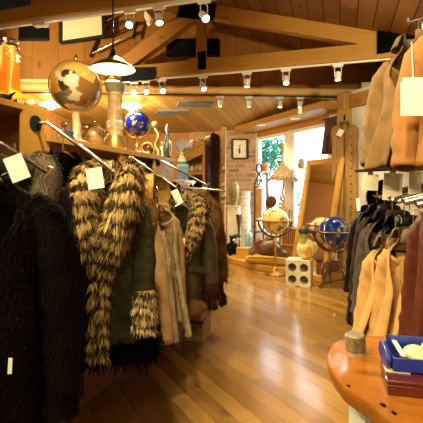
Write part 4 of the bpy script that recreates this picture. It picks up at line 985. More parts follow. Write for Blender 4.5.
# pedestal, vase, birch pillar
p = onp(234, 8.95)
pd = thing('pedestal', 'square cream pedestal against the brick wall', 'pedestal', p, ROOM); mesh_obj('shaft', MB().box((0,0,.47), (.24,.22,.94)), M['cream'], pd, bevel=.006); mesh_obj('cap', MB().box((0,0,.955), (.28,.26,.03)), M['cream'], pd, bevel=.006)
OLV = plain('olive glaze', (.24,.20,.055), .35, var=.4, scale=14, coat=.3)
v = mesh_obj('vase', MB().lathe([(0,0),(.06,0),(.07,.03),(.105,.25),(.11,.36),(.085,.46),(.06,.50),(.075,.53),(.06,.53)], n=26), OLV, None); put(v, p + Vector((0,0,.97))); tag(v, 'olive green vase standing on the cream pedestal', 'vase')
p = onp(245.5, 8.75); bp_ = thing('birch_pillar', 'white birch trunk pillar between pedestal and iron lantern', 'pillar', p)
mesh_obj('trunk', MB().tube([(0,0,0),(.01,0,.5),(-.01,0,1.0),(0.01,0,1.28)], [.12,.105,.10,.09], 16), plain('birch bark', (.72,.66,.55), .7, var=.3, scale=9, stretch=(1,1,3)), bp_)
mesh_obj('cut_top', MB().lathe([(0,1.282),(.085,1.281)], (.01,0,0), 16), M['cream'], bp_)
p = onp(239, 8.6); hn = thing('carved_horn', 'brown tapering carved horn upright before the cream pedestal', 'horn', p)
mesh_obj('horn', MB().lathe([(0,.42),(.02,.42),(.03,.55),(.055,.72),(.06,.80),(.045,.80)], n=18), M['dwood'], hn); mesh_obj('stand', MB().lathe([(0,0),(.08,0),(.08,.02),(.02,.04),(.018,.42)], n=18), M['iron'], hn)
# black bear, plant, box, blue glass
p = onp(231.5, 8.45); be = thing('bear_figurine', 'small black bear figurine sitting at the left end of the platform', 'figurine', p, .3)
mesh_obj('body', MB().ball((0,0,.13), .10, 20, (1,.95,1.3)), M['black'], be); mesh_obj('head', MB().ball((.02,-.03,.31), .068, 18), M['black'], be)
for s in (-1,1):
    mesh_obj('ear', MB().ball((.02+s*.05,-.01,.37), .022, 10), M['black'], be); mesh_obj('leg', MB().tube([(s*.06,-.04,.06),(s*.08,-.15,.035)], [.045,.035], 10), M['black'], be); mesh_obj('arm', MB().tube([(s*.08,-.03,.21),(s*.07,-.11,.12)], [.035,.026], 10), M['black'], be)
mesh_obj('muzzle', MB().ball((.02,-.09,.30), .032, 12), M['cream'], be)
p = onp(236.5, 8.68); pp = thing('potted_plant', 'small green potted plant behind the black bear figurine', 'plant', p)
mesh_obj('pot', MB().lathe([(0,0),(.08,0),(.11,.30),(.12,.32),(.10,.32),(.09,.29),(0,.29)], n=20), M['cream'], pp)
mb = MB(); r = random.Random(8)
for i in range(34):
    a = r.random()*6.28; l_ = r.uniform(.10,.20); e = r.uniform(.3,1.2); d_ = Vector((math.cos(a)*math.cos(e), math.sin(a)*math.cos(e), math.sin(e))); s_ = Vector((-math.sin(a), math.cos(a), 0))*.022; b0 = Vector((0,0,.30))
    mb.add([b0, b0+d_*l_*.5+s_, b0+d_*l_, b0+d_*l_*.5-s_], [(0,1,2,3)])
mesh_obj('leaves', mb, plain('plant leaf', (.12,.22,.06), .5, var=.5), pp, False)
p = onp(243.5, 8.02); ob = thing('wooden_box', 'small orange-brown wooden box at the front of the platform', 'box', p, ROOM-.1)
mesh_obj('box', MB().box((0,0,.09), (.23,.18,.18)), M['frame'], ob, bevel=.004); mesh_obj('lid', MB().box((0,0,.19), (.24,.19,.025)), M['frame'], ob, bevel=.004)
p = onp(248.5, 8.3); bg_ = thing('glass_figure', 'pale blue glass twin-topped vase behind the wooden box', 'vase', p)
BLG = plain('pale blue glass', (.30,.45,.52), .15, var=.4, scale=18, coat=.6)
mesh_obj('body', MB().lathe([(0,0),(.08,0),(.085,.05),(.07,.25),(.085,.40),(.06,.46),(.0,.47)], n=22), BLG, bg_)
for s in (-1,1): mesh_obj('spout', MB().tube([(s*.035,0,.43),(s*.055,0,.52)], [.035,.025], 12), BLG, bg_)
# iron lantern stand
p = onp(259, 8.0); la = thing('iron_lantern', 'tall black wrought iron lantern with a loop top and amber panel', 'lantern', p, .2)
f = MB(); w_ = .085
f.tube(spline([(-w_,0,0),(-w_,0,1.30),(-w_*.9,0,1.42),(-w_*.35,0,1.55),(0,0,1.62)], 6), .014, 8); f.tube(spline([(w_,0,0),(w_,0,1.30),(w_*.9,0,1.42),(w_*.35,0,1.55),(0,0,1.62)], 6), .014, 8)
for z in (.02,.50,.72,1.36): f.tube([(-w_,0,z),(w_,0,z)], .012, 8)
f.tube([(0,-.12,.012),(0,.12,.012)], .014, 8); f.tube([(-.14,0,.012),(.14,0,.012)], .014, 8)
mesh_obj('frame', f, M['iron'], la)
mesh_obj('loop', MB().tube([(.052*math.cos(a),0,1.71+.085*math.sin(a)) for a in np.linspace(0, 2*PI, 25)[:-1]], .014, 8, closed=True), M['iron'], la)
mesh_obj('scroll', MB().tube([(.04*math.cos(a)*(1-a/12),0,1.45+.05*math.sin(a)) for a in np.linspace(0, 7, 22)], .010, 6), M['iron'], la)
mesh_obj('amber_panel', MB().box((0,0,1.05), (.12,.02,.56)), plain('amber panel', (.34,.15,.035), .25, var=.3, scale=10), la); mesh_obj('candle_glass', MB().box((0,0,.61), (.12,.06,.14)), M['cream'], la, bevel=.01)
# window shelf with pots
a, b = Wp(D0-.1, .0, 1.775), Wp(D1+.05, .0, 1.775)
ws = mesh_obj('window_shelf', MB().quadprism([a, b, b + Vector((-.908,-.4187,0))*.16, a + Vector((-.908,-.4187,0))*.16], (0,0,.022)), M['white'], None, False); tag(ws, 'narrow white shelf across both windows', 'shelf')
def on_ws(x): d = W_d(x); 
def shelf_pt(x):
    d = 8
    for _ in range(40): q = Wp(d, .08); d += (q.x/q.y*F + CX - x)*.01
    q.z = 1.797; return q
p = shelf_pt(264.5); pt = thing('clay_pot', 'round red clay pot on the window shelf left of the straw lamp', 'pot', p)
mesh_obj('bowl', MB().lathe([(0,0),(.05,0),(.085,.06),(.09,.11),(.06,.17),(.055,.19),(.045,.19)], n=22), plain('red clay', (.33,.10,.04), .6, var=.3), pt); mesh_obj('rim', MB().lathe([(.056,.185),(.064,.19),(.056,.20)], n=22), M['dwood'], pt)
p = shelf_pt(301.5); pt = thing('dark_jar', 'small dark green jar on the window shelf right of the straw lamp', 'jar', p)
mesh_obj('body', MB().lathe([(0,0),(.06,0),(.075,.06),(.06,.13),(.05,.15)], n=20), OLV, pt); mesh_obj('lid', MB().lathe([(.055,.15),(.05,.165),(.015,.18),(0,.195)], n=20), M['dwood'], pt)
p = shelf_pt(270.5); pt = mesh_obj('brass_cup', MB().lathe([(0,0),(.02,0),(.035,.07),(.03,.07),(.0,.01)], n=16), M['dwood'], None); put(pt, p); tag(pt, 'tiny dark cup beside the red clay pot on the window shelf', 'cup')
# straw lamp on a slim plant stand
p = onp(283, 7.85)
st = thing('plant_stand', 'small wooden stand carrying the straw-shaded lamp', 'stand', p, .3)
mesh_obj('top', MB().box((0,0,.945), (.26,.22,.045)), M['strut'], st, bevel=.005)
for sx in (-1,1):
    for sy in (-1,1): mesh_obj('leg', MB().beam((sx*.11,sy*.09,0), (sx*.09,sy*.075,.925), .022, .022), M['dwood'], st)
lm = thing('table_lamp', 'lamp with a flared straw shade and tall trumpet finial before the window', 'lamp', p + Vector((0,0,.968)))
mesh_obj('base', MB().lathe([(0,0),(.085,0),(.085,.02),(.04,.035),(.03,.06)], n=22), M['strut'], lm)
mb = MB(); mb.tube(spline([(0,0,.05),(.025,0,.16),(-.015,0,.28),(.015,0,.42),(0,0,.55)], 6), .022, 10); mb.tube(spline([(.0,0,.12),(-.06,-.02,.22),(-.10,-.03,.32)], 5), [.016,.008], 8)
mesh_obj('branch_stem', mb, plain('orange root wood', (.50,.22,.06), .6, var=.3, scale=12), lm)
STRAW = plain('straw', (.25,.165,.08), .85, var=.6, scale=40, stretch=(1,1,.1), bump=.3)
mb = MB(); sh = []
for z, r_ in ((.80,.055),(.74,.10),(.62,.20),(.53,.272)): sh.append([Vector((r_*math.cos(a)*(1+.03*math.sin(a*24)), r_*math.sin(a)*(1+.03*math.sin(a*24)), z + (.012*math.sin(a*19) if z < .6 else 0))) for a in np.linspace(0, 2*PI, 72)[:-1]])
mesh_obj('shade', MB().grid(sh, True), STRAW, lm, solid=.006)
mb = MB()
for i in range(70):
    a = i/70*2*PI; mb.tube([(.27*math.cos(a),.27*math.sin(a),.54),(.29*math.cos(a),.29*math.sin(a),.485+.02*math.sin(i*3.3))], .006, 4)
mesh_obj('fringe', mb, STRAW, lm)
mesh_obj('finial', MB().lathe([(.055,.79),(.05,.83),(.035,.86),(.028,.93),(.032,1.02),(.05,1.12),(.062,1.20),(.05,1.20)], n=20), M['brassp'], lm)
# dark oval disc on an iron pole
p = onp(271, 7.72); dk = thing('disc_ornament', 'dark oval wooden disc on an iron pole left of the straw lamp', 'ornament', p, -.2)
rot = Matrix.Rotation(.5, 3, 'Y') @ Matrix.Rotation(.35, 3, 'X')
mesh_obj('disc', MB().ball((0,0,1.08), .13, 26, (.78,.14,1.0), rot), M['dwood'], dk); mesh_obj('pole', MB().tube([(0,.03,0),(0,.03,1.06)], .012, 8), M['iron'], dk); mesh_obj('foot', MB().lathe([(0,0),(.10,0),(.09,.02),(0,.03)], (0,.03,0), 18), M['iron'], dk)
# amber globe on a tall brass stand (floor)
p = at(275, HY, d_z(274.5, 0)); p.z = 0
ag = thing('floor_globe', 'amber globe in a dark half ring on a slender brass floor stand', 'globe', p)
zc = CH + (HY-221)/F*p.y; r_ = .218
mesh_obj('sphere', MB().ball((0,0,zc), r_, 36), GA, ag)
mesh_obj('cradle_ring', MB().tube([(.275*math.cos(a), 0, zc+.01+.275*math.sin(a)) for a in np.linspace(PI, 2*PI, 25)], .016, 8), M['dwood'], ag)
mesh_obj('horizon_ring', MB().lathe([(.215,.0),(.285,.0),(.285,.022),(.215,.022),(.215,0)], (0,0,zc+.0), 40), M['brassp'], ag)
mesh_obj('meridian', MB().tube([(0+.214*math.cos(a)*.5, .214*math.cos(a)*.86, zc+.214*math.sin(a)) for a in np.linspace(0, 2*PI, 41)[:-1]], .008, 8, closed=True), M['brass'], ag)
mesh_obj('column', MB().lathe([(.05,.05),(.022,.09),(.018,.22),(.032,.26),(.018,.30),(.018,.42),(.03,.46),(.02,.50),(.03,zc-.285),(.02,zc-.27)], n=18), M['brass'], ag)
mesh_obj('foot', MB().lathe([(0,0),(.16,0),(.165,.015),(.10,.03),(.05,.055)], n=28), M['brass'], ag)
# dark driftwood bear-like lump, log, basket
p = onp(265, 7.6); dr = thing('driftwood_carving', 'dark brown knotted driftwood carving on the platform behind the brass stand', 'carving', p, .1)
mb = MB(); mb.tube(spline([(-.25,0,.10),(-.08,.02,.22),(.10,0,.26),(.24,.02,.16),(.40,0,.12)], 6), [.08,.15,.17,.14,.07], 16); mb.tube(spline([(-.10,-.03,.20),(-.16,-.06,.34),(-.10,-.08,.42)], 5), [.08,.06,.03], 10)
mb.tube(spline([(.12,.0,.28),(.05,-.04,.40),(.16,-.05,.46)], 5), [.09,.06,.03], 10)
mesh_obj('wood', mb, plain('knotted dark wood', (.10,.04,.018), .4, var=.7, scale=9, coat=.3), dr)
mesh_obj('root', MB().tube(spline([(-.2,-.05,.14),(-.05,-.16,.07),(.12,-.18,.05)], 5), [.05,.045,.03], 10), M['strut'], dr)
p = onp(266, 7.32); lg = thing('split_log', 'pale yellow split log lying along the front of the platform', 'log', p, math.radians(-22))
mb = MB(); mb.tube([(-.36,0,.075),(-.1,.0,.08),(.2,0,.075),(.38,0,.07)], [.06,.075,.075,.06], 14); mesh_obj('trunk', mb, M['frame'], lg); mesh_obj('bark_strip', MB().tube([(-.3,-.05,.12),(.1,-.06,.125),(.33,-.045,.11)], .016, 8), M['strut'], lg)
p = onp(289, 7.75); bk = thing('wicker_basket', 'tall striped wicker basket left of the leaning mirror', 'basket', p)
mb = MB()
for i in range(22):
    a = i/22*2*PI; mb.tube([(.10*math.cos(a),.10*math.sin(a),0),(.125*math.cos(a),.125*math.sin(a),.3),(.13*math.cos(a),.13*math.sin(a),.62)], .012, 5)
mesh_obj('staves', mb, M['strut'], bk); mesh_obj('lining', MB().lathe([(0,.01),(.095,.01),(.12,.3),(.124,.6)], n=22), M['dwood'], bk)
for z, r_ in ((.05,.112),(.3,.133),(.6,.14)): mesh_obj('hoop', MB().tube([(r_*math.cos(a),r_*math.sin(a),z) for a in np.linspace(0, 2*PI, 25)[:-1]], .012, 6, closed=True), M['strut'], bk)
# leaning mirror
fl = Vector((1.378, 7.10, PZ)); ax = Vector((.4187,-.908,0)); ln_ = Vector((.312,.144,1.81)); wd = .80
mi = thing('leaning_mirror', 'tall wooden framed mirror leaning on the angled window wall', 'mirror', fl)
nrm = ax.cross(ln_).normalized(); nrm = nrm if nrm.y > 0 else -nrm
f = MB(); up = ln_.normalized()
f.beam(up*.0, ln_, .085, .05, nrm); f.beam(ax*wd, ax*wd + ln_, .085, .05, nrm)
f.beam(ln_ - up*.045, ln_ - up*.045 + ax*wd, .05, .09, up); f.beam(up*.14, up*.14 + ax*wd, .05, .09, up)
mesh_obj('frame', f, M['frame'], mi, False, bevel=.004)
gm, nt, b_ = new_mat('mirror glass'); b_.inputs['Base Color'].default_value = (.82,.80,.76,1); b_.inputs['Metallic'].default_value = 1; b_.inputs['Roughness'].default_value = .02
q = [up*.14 + ax*.03, up*.14 + ax*(wd-.03), ln_ - up*.03 + ax*(wd-.03), ln_ - up*.03 + ax*.03]
mesh_obj('glass', MB().quadprism(q, nrm*.008), gm, mi, False); mesh_obj('back_board', MB().quadprism([p + nrm*.010 for p in q], nrm*.012), M['dwood'], mi, False)
mesh_obj('easel_leg', MB().beam(ln_*.9 + ax*wd*.5 + nrm*.03, Vector((.50,.23,0)) + ax*wd*.5, .05, .03), M['frame'], mi, False)
# block with four holes
p = at(299.5, HY, 6.22); p.z = 0
bk = thing('bottle_block', 'cream block pierced by four round holes on the floor', 'wine rack', p, ROOM-.06)
S, DPT = .355, .30
mb = MB(); cs = [(-.085,.10),(.085,.10),(-.085,.275),(.085,.275)]; n = 20
def face_with_holes():
    # front plate split in four cells, each cell a square with a round hole and a barrel behind it
    for cx_, cz_ in cs:
        x0, x1 = (-S/2, 0) if cx_ < 0 else (0, S/2); z0, z1 = (0, .19) if cz_ < .19 else (.19, .38)
        ring = [Vector((cx_+.062*math.cos(2*PI*i/n+PI/4), -DPT/2, cz_+.062*math.sin(2*PI*i/n+PI/4))) for i in range(n)]
        sq = []
        for i in range(n):
            a = 2*PI*i/n+PI/4; dx, dz = math.cos(a), math.sin(a); k = min((x1-cx_ if dx > 0 else cx_-x0)/max(abs(dx),1e-6), (z1-cz_ if dz > 0 else cz_-z0)/max(abs(dz),1e-6)); sq.append(Vector((cx_+dx*k, -DPT/2, cz_+dz*k)))
        inner = [p_ + Vector((0,.22,0)) for p_ in ring]
        for i in range(n):
            j = (i+1) % n; mb.add([sq[i], sq[j], ring[j], ring[i]], [(0,1,2,3)]); mb.add([ring[i], ring[j], inner[j], inner[i]], [(0,1,2,3)])
        mb.add(inner, [tuple(range(n))])
face_with_holes()
mb.add([(-S/2,-DPT/2,0),(-S/2,DPT/2,0),(-S/2,DPT/2,.38),(-S/2,-DPT/2,.38),(S/2,-DPT/2,0),(S/2,DPT/2,0),(S/2,DPT/2,.38),(S/2,-DPT/2,.38)], [(0,1,2,3),(7,6,5,4),(3,2,6,7),(1,5,6,2),(0,4,5,1)])
mesh_obj('block', mb, M['cream'], bk, False)
for cx_, cz_ in cs: mesh_obj('bottle_end', MB().lathe([(0,.0),(.035,0),(.05,-.02),(.05,-.10)], (0,0,0), 16), M['dwood'], bk).matrix_local = Matrix.Translation((cx_, -DPT/2+.10, cz_)) @ Matrix.Rotation(PI/2, 4, 'X')
# red-brown patterned chest beside it
p = at(324, HY, 6.52); p.z = 0
rc = thing('carved_chest', 'small red-brown carved chest between the holed block and the globe stand', 'chest', p, ROOM)
CAR = globe_mat('carved red wood', (.20,.06,.025), [(.09,.025,.012),(.30,.11,.05),(.14,.04,.02)], .5, 18, .5)
mesh_obj('body', MB().box((0,0,.15), (.22,.20,.30)), CAR, rc, bevel=.006); mesh_obj('lid', MB().box((0,0,.325), (.24,.22,.045)), M['dwood'], rc, bevel=.008); mesh_obj('clasp', MB().box((0,-.112,.28), (.03,.008,.06)), M['brass'], rc)
# painted duck on the block
p = at(306, HY, 6.2); p.z = .38
du = thing('decoy_duck', 'painted wooden duck, white and yellow with a green head, on the holed block', 'figurine', p, .15)
mb = MB(); mb.ball((.0,0,.15), .15, 26, (.95,.7,1.0)); mb.tube(spline([(.08,0,.16),(.15,0,.22),(.20,0,.25)], 4), [.06,.04,.01], 12)
mesh_obj('body', mb, plain('white yellow paint', (.82,.72,.34), .5, var=.3, scale=5), du)
mesh_obj('neck', MB().tube(spline([(-.05,-.02,.24),(-.06,-.02,.33),(-.045,-.02,.40)], 5), [.06,.048,.05], 14), plain('green paint', (.36,.36,.05), .4, var=.5, scale=14), du)
mesh_obj('head', MB().ball((-.045,-.02,.42), .072, 18, (1.1,.9,.95)), plain('dark green paint', (.03,.045,.02), .35, var=.5), du)
mesh_obj('bill', MB().tube([(.02,-.03,.415),(.09,-.05,.40),(.14,-.06,.405)], [.032,.026,.012], 10, flat=.5), M['dwood'], du)
mesh_obj('wing', MB().ball((.0,-.09,.12), .09, 18, (.7,.25,1.0)), plain('orange paint', (.75,.32,.04), .5), du)
for s in (-1,1): mesh_obj('foot', MB().ball((s*.04,-.05,.008), .04, 10, (.6,1,.2)), plain('orange feet', (.6,.25,.03), .5), du)

# ------------------------------------------------------------------ blue globe on its turned floor stand
p = at(334, HY, 6.15); p.z = 0
fg = thing('floor_globe', 'large blue floor globe on a dark turned wood stand with curved legs', 'globe', p)
zc = CH + (HY-231)/F*p.y; r_ = .218
mesh_obj('sphere', MB().ball((0,0,zc), r_, 44), GB2, fg)
mesh_obj('horizon_ring', MB().lathe([(.222,0),(.275,0),(.278,.012),(.275,.026),(.222,.026),(.222,0)], (0,0,zc-.013), 44), M['dwood'], fg)
mesh_obj('ring_edge', MB().tube([(.278*math.cos(a),.278*math.sin(a),zc) for a in np.linspace(0, 2*PI, 45)[:-1]], .007, 6, closed=True), M['chrome'], fg)
mesh_obj('meridian', MB().tube([(.225*math.cos(a)*.8,.225*math.cos(a)*.6,zc+.225*math.sin(a)) for a in np.linspace(0, 2*PI, 45)[:-1]], .007, 6, closed=True), M['chrome'], fg)
for k in range(2):
    c, s = math.cos(-.25+k*PI/2*1.0), math.sin(-.25+k*PI/2*1.0)
    for sg in (1,-1): mesh_obj('cradle_arm', MB().tube([(sg*c*.29*math.cos(a)*1.0, sg*s*.29*math.cos(a), zc-.0+.30*math.sin(a)) for a in np.linspace(-.02, -PI/2, 12)], [.020,.026,.026], 10), M['dwood'], fg)
mesh_obj('chrome_column', MB().lathe([(.05,.36),(.045,.40),(.045,zc-.30),(.055,zc-.285)], n=20), M['chrome'], fg)
mesh_obj('hub', MB().lathe([(.03,.20),(.06,.23),(.075,.28),(.06,.33),(.07,.36),(.05,.375)], n=22), M['dwood'], fg)
for k in range(4):
    a = .55 + k*PI/2; c, s = math.cos(a), math.sin(a)
    mesh_obj('leg', MB().tube(spline([(c*.03,s*.03,.30),(c*.13,s*.13,.31),(c*.20,s*.20,.20),(c*.22,s*.22,.08),(c*.26,s*.26,.022),(c*.29,s*.29,.03)], 6), [.032,.034,.030,.024,.024,.018], 12), M['dwood'], fg)
# post, curtain, suede wrap
pp_ = at(344.5, HY, 6.70)
struct('trim_post', MB().beam((pp_.x,pp_.y,0), (pp_.x,pp_.y,2.95), .17, .17, Vector((.4187,-.908,0))), M['post'], bevel=.012)
cu = thing('curtain', 'narrow purple-brown curtain at the right edge of the window', 'curtain', (0,0,0))
rows = []
for i, z in enumerate(np.linspace(2.58, 2.0, 12)):
    rows.append([Wp(7.16 - .30*k/14, .07 + .025*math.sin(k*2.2) + .01*i*math.sin(k), z) for k in range(15)])
mesh_obj('cloth', MB().grid(rows), plain('purple brown cloth', (.115,.05,.045), .85, var=.3), cu, solid=.008)
mesh_obj('rod', MB().tube([Wp(7.22,.07,2.6), Wp(6.80,.07,2.6)], .014, 8), M['iron'], cu)
WRAP = plain('brown suede hide', (.34,.185,.06), .9, var=.35, scale=7, stretch=(2,2,.4), bump=.1)
wp_ = at(344.5, 122, 6.58)
wr = thing('suede_wrap', 'long brown suede wrap on a hook, hanging down the timber post', 'garment', wp_, math.radians(-20))
mesh_obj('body', MB().grid(body_grid(.21, 1.80, .045, 1.0, 52, .10, .03, .15, 41)), WRAP, wr, solid=.008)
mb = MB()
for k in range(12): mb.ball((.10,-.05,-.25-k*.12), .012, 8)
mesh_obj('lacing', mb, M['dwood'], wr)
mesh_obj('neckband', MB().tube([(.07*math.cos(a),.055*math.sin(a),.0) for a in np.linspace(0, 2*PI, 21)[:-1]], .018, 8, closed=True), M['greycloth'], wr)
mesh_obj('hook', MB().tube([(0,.15,.10),(0,.02,.11),(0,0,.06),(0,0,.0)], .014, 8), M['black'], wr)
o = mesh_obj('price_tag', MB().box((0,0,0), (.085,.004,.11), ry=.5), M['paper'], wr); o.location = (-.06,-.10,-.18)
# ================================================================== RIGHT SIDE: racks, jackets, table
UT = .25                                            # where the arms end
rk = thing('garment_rack', 'chrome garment rack with sloping arms along the right wall', 'rack', (0,0,0))
def rarm(v, z0, u1, z1, name='display_arm'):
    o = mesh_obj(name, MB().tube([R(1.04,v,z0), R(.97,v,z0), R(u1+.01,v,z1), R(u1,v,z1+.02)], .012, 10), M['chrome'], rk)
    mesh_obj('flange', MB().tube([R(1.05,v,z0), R(1.038,v,z0)], .045, 16), M['steelgrey'], o)
LV = (1.62, 1.92, 2.15, 2.40, 2.65, 2.88, 3.12, 3.45)
for v in LV: rarm(v, 1.57, UT, 1.345)
UV_ = (2.02, 2.44, 2.97, 3.93)
for v in UV_: rarm(v, 2.42, .34, 2.29)
SA, SB = at(356,171,3.05), at(430,165,2.0)
mesh_obj('sign_rail', MB().tube([SA, SB], .010, 10), M['steelgrey'], rk)
for p in (SA, SB): mesh_obj('bracket', MB().tube([p, Vector((p.x,p.y,p.z)) + EW*(1.04 - p.dot(EW)) + Vector((0,0,.03))], .010, 8), M['steelgrey'], rk)

SUT = plain('camel suede', (.40,.205,.055), .85, var=.15, scale=10, bump=.05)
SUD = plain('grey brown suede', (.13,.075,.035), .85, var=.25, scale=12)
OLT = plain('olive tan suede', (.18,.092,.022), .85, var=.25, scale=10)
ORS = plain('orange suede', (.30,.12,.024), .85, var=.2, scale=8)
RUST = plain('rust leather', (.075,.014,.006), .5, var=.3, scale=12, bump=.1, spec=.25)
BLK = plain('black leather', (.004,.0035,.0035), .5, var=.3, scale=20, bump=.08, spec=.12)
DKB = plain('dark brown suede', (.025,.012,.008), .85, var=.4, scale=14, spec=.1)
GRB = plain('ash brown wool', (.06,.042,.03), .9, var=.3, scale=30, spec=.1)
PAT = globe_mat('patterned weave', (.20,.11,.045), [(.05,.025,.015),(.30,.17,.06),(.12,.06,.03)], .85, 16, .5)
G = 'coats on the lower right rack'
A = math.radians(-78)
def rc_(label, x, y, d, rz, **k): return make_coat(k.pop('name','suede_coat'), label, 'coat', at(x, y, d), rz, G, **k)
rc_('rust red leather coat at the right edge, nearest of the lower rack', 454, 199, 1.88, A-.12, name='leather_coat', W=.20, L=1.02, D=.10, flare=1.2, SL=.62, body=RUST, shirt=RUST, seed=51, hangerlabel='chrome hanger in the rust red leather coat', hang=.10)
rc_('camel suede swing coat with a brown collar, between the rust coat and its twin', 413, 236, 2.24, A-.05, W=.19, L=.84, D=.088, flare=1.5, SL=.62, body=SUT, shirt=SUD, fold=.09, gap=.12, seed=52, swing=.03, hangerlabel='chrome hanger in the front camel suede coat', hang=.14)
rc_('camel suede swing coat whose flared front hangs farthest left over the canister', 395, 243, 2.46, A+.05, W=.18, L=.82, D=.09, flare=1.95, SL=.62, body=SUT, shirt=SUD, fold=.10, gap=.14, seed=53, swing=.04, hangerlabel='chrome hanger in the second camel suede coat', hang=.16)
rc_('plain black leather jacket right behind the camel suede coats', 404, 222, 2.62, A+.05, name='leather_coat', W=.19, L=.85, D=.10, flare=1.3, SL=.6, body=BLK, shirt=BLK, seed=58, hangerlabel='chrome hanger in the plain black leather jacket', hang=.12)
rc_('ash brown coat between the plain black and the dark brown suede jackets', 392, 216, 2.80, A+.15, name='wool_coat', W=.20, L=.85, D=.13, flare=1.2, SL=.6, body=GRB, shirt=DKB, seed=54, hangerlabel='chrome hanger in the ash brown coat', hang=.12)
rc_('dark brown suede jacket between the ash brown coat and the hooded black coat', 384, 210, 3.02, A+.1, W=.19, L=.85, D=.125, flare=1.15, SL=.6, body=DKB, shirt=BLK, seed=55, hangerlabel='chrome hanger in the dark brown suede jacket', hang=.11)
rc_('black leather coat with a round black fur hood and white tags', 377, 206, 3.25, A+.1, name='leather_coat', W=.19, L=.92, D=.12, flare=1.2, SL=.6, body=BLK, hood=BLACKFUR, flen=.02, fwid=.008, seed=56, tag_at=(-.10,-.10,.06), tagsize=(.04,.10), hangerlabel='chrome hanger in the hooded black leather coat', hang=.12)
rc_('patterned brown and tan jacket at the far end of the lower rack', 374, 210, 3.5, A+.05, name='patterned_jacket', W=.18, L=.62, D=.11, flare=1.3, SL=.5, body=PAT, shirt=BLK, seed=57, hangerlabel='chrome hanger in the patterned jacket', hang=.12)
G2 = 'jackets on the upper right rack'
def uc(label, x, y, d, rz, **k): return make_coat('suede_jacket', label, 'jacket', at(x, y, d), rz, G2, **k)
uc('orange suede jacket at the right edge, the nearest of the upper rack', 468, 12, 1.82, A+.6, W=.19, L=.655, D=.12, flare=1.15, SL=.55, body=ORS, shirt=BLK, gap=.10, buttons=3, fold=.05, seed=61, hangerlabel='chrome hanger in the nearest orange suede jacket', hang=.12)
uc('olive tan suede jacket with deep folds, second on the upper rack', 418, 42, 2.20, A+.35, W=.19, L=.66, D=.12, flare=1.3, SL=.52, body=OLT, shirt=SUD, fold=.12, seed=62, hangerlabel='chrome hanger in the olive tan suede jacket', hang=.12)
uc('grey brown suede jacket, a dark strip third on the upper rack', 408, 62, 2.70, A+.3, W=.19, L=.67, D=.12, flare=1.3, SL=.52, body=SUD, shirt=SUD, fold=.09, seed=63, hangerlabel='chrome hanger in the grey brown suede jacket', hang=.12)
uc('camel suede jacket with a pale edge, farthest of the upper rack', 399, 88, 3.60, A+.25, W=.19, L=.66, D=.12, flare=1.3, SL=.5, body=SUT, shirt=SUT, fold=.08, seed=64, hangerlabel='chrome hanger in the far camel suede jacket', hang=.12)
# price sheets hanging from the sign rail, and one on the orange jacket
for i, (x0, x1, y0, y1, nm) in enumerate(((362,377,171,187,'leftmost, a small sheet'), (382,401,168,195,'the largest, in the middle'), (407,420,166,188,'rightmost, a slim sheet'))):
    xm = (x0+x1)/2; lo, hi = 0.0, 1.0
    for _ in range(40):
        m_ = (lo+hi)/2; q = SA.lerp(SB, m_)
        if q.x/q.y*F + CX > xm: hi = m_
        else: lo = m_
    c = SA.lerp(SB, lo); k = c.y/F; w_, h_ = (x1-x0)*k, (y1-y0)*k
    s = thing('price_sheet', 'cream printed price sheet under the upper jackets, ' + nm, 'sign', c + Vector((0,-.016,.0)), .1*(i-1), 'price sheets')
    mesh_obj('sheet', MB().box((0,0,-h_/2-.03), (w_,.003,h_), ry=.06), M['sheet'], s); mesh_obj('clip', MB().box((0,.0,-.012), (.035,.012,.045)), M['chrome'], s, bevel=.003)
c = at(413, 81, 1.78); s = thing('price_sheet', 'large cream price sheet in a clear sleeve hung on the orange jacket', 'sign', c, -.1, 'price sheets')
mesh_obj('sheet', MB().box((0,0,-.075), (.10,.003,.145)), M['sheet'], s); mesh_obj('header', MB().box((0,0,.005), (.085,.004,.02)), M['track'], s, bevel=.002); mesh_obj('string', MB().tube([(0,.0,.01),(.02,.06,.09),(.03,.1,.2)], .002, 5), M['ivory'], s)

# ------------------------------------------------------------------ live-edge table
TZ = .75
def tp(x, y, z=TZ): return at(x, y, d_z(y, z))
px = [(372,336),(352,337.5),(341,339.5),(333,344),(328.5,351),(327.5,359),(329,367),(334,376),(343,386),(354,394),(364,400),(372,406),(380,413),(392,424),(412,438),(450,452)]
out = [tp(x, y) for x, y in px]; out += [Vector((.98,1.0,TZ)), Vector((1.06,1.5,TZ)), Vector((.93,1.84,TZ))]
sp_ = spline(out + [out[0]], 4)[:-1]
cen = sum(sp_, Vector())/len(sp_); r = random.Random(3)
tb = thing('live_edge_table', 'polished orange live-edge slab table at the lower right', 'table', (0,0,0))
rings = []
for z, k in ((TZ,.985),(TZ-.006,.997),(TZ-.02,1.0),(TZ-.034,.982),(TZ-.052,.95)):
    rings.append([Vector((cen.x+(p.x-cen.x)*k + .0015*math.sin(i*.5), cen.y+(p.y-cen.y)*k + .0015*math.cos(i*.7), z)) for i, p in enumerate(sp_)])
mb = MB(); n = len(sp_); vs = [p for rw in rings for p in rw]; fs = [tuple(reversed(range(n)))] + [tuple(range((len(rings)-1)*n, len(rings)*n))]
for i in range(len(rings)-1):
    for j in range(n): fs.append((i*n+j, i*n+(j+1) % n, (i+1)*n+(j+1) % n, (i+1)*n+j))
mb.add(vs, fs); mesh_obj('tabletop', mb, M['slab'], tb, ang=1.2)
# dark knots in the edge
mb = MB()
for x, y, s in ((348.5,386,.011),(383,405,.014),(394,413,.012)): mb.ball(tp(x, y, TZ) + Vector((0,0,-.002)), s, 12, (.7,1.2,.35))
mesh_obj('knot', mb, M['black'], tb)
for x, y in ((.552,1.38),(.92,1.12),(.93,1.72),(.76,1.72)): mesh_obj('leg', MB().beam((x,y,0), (x,y,TZ-.052), .035, .035), M['iron'], tb)
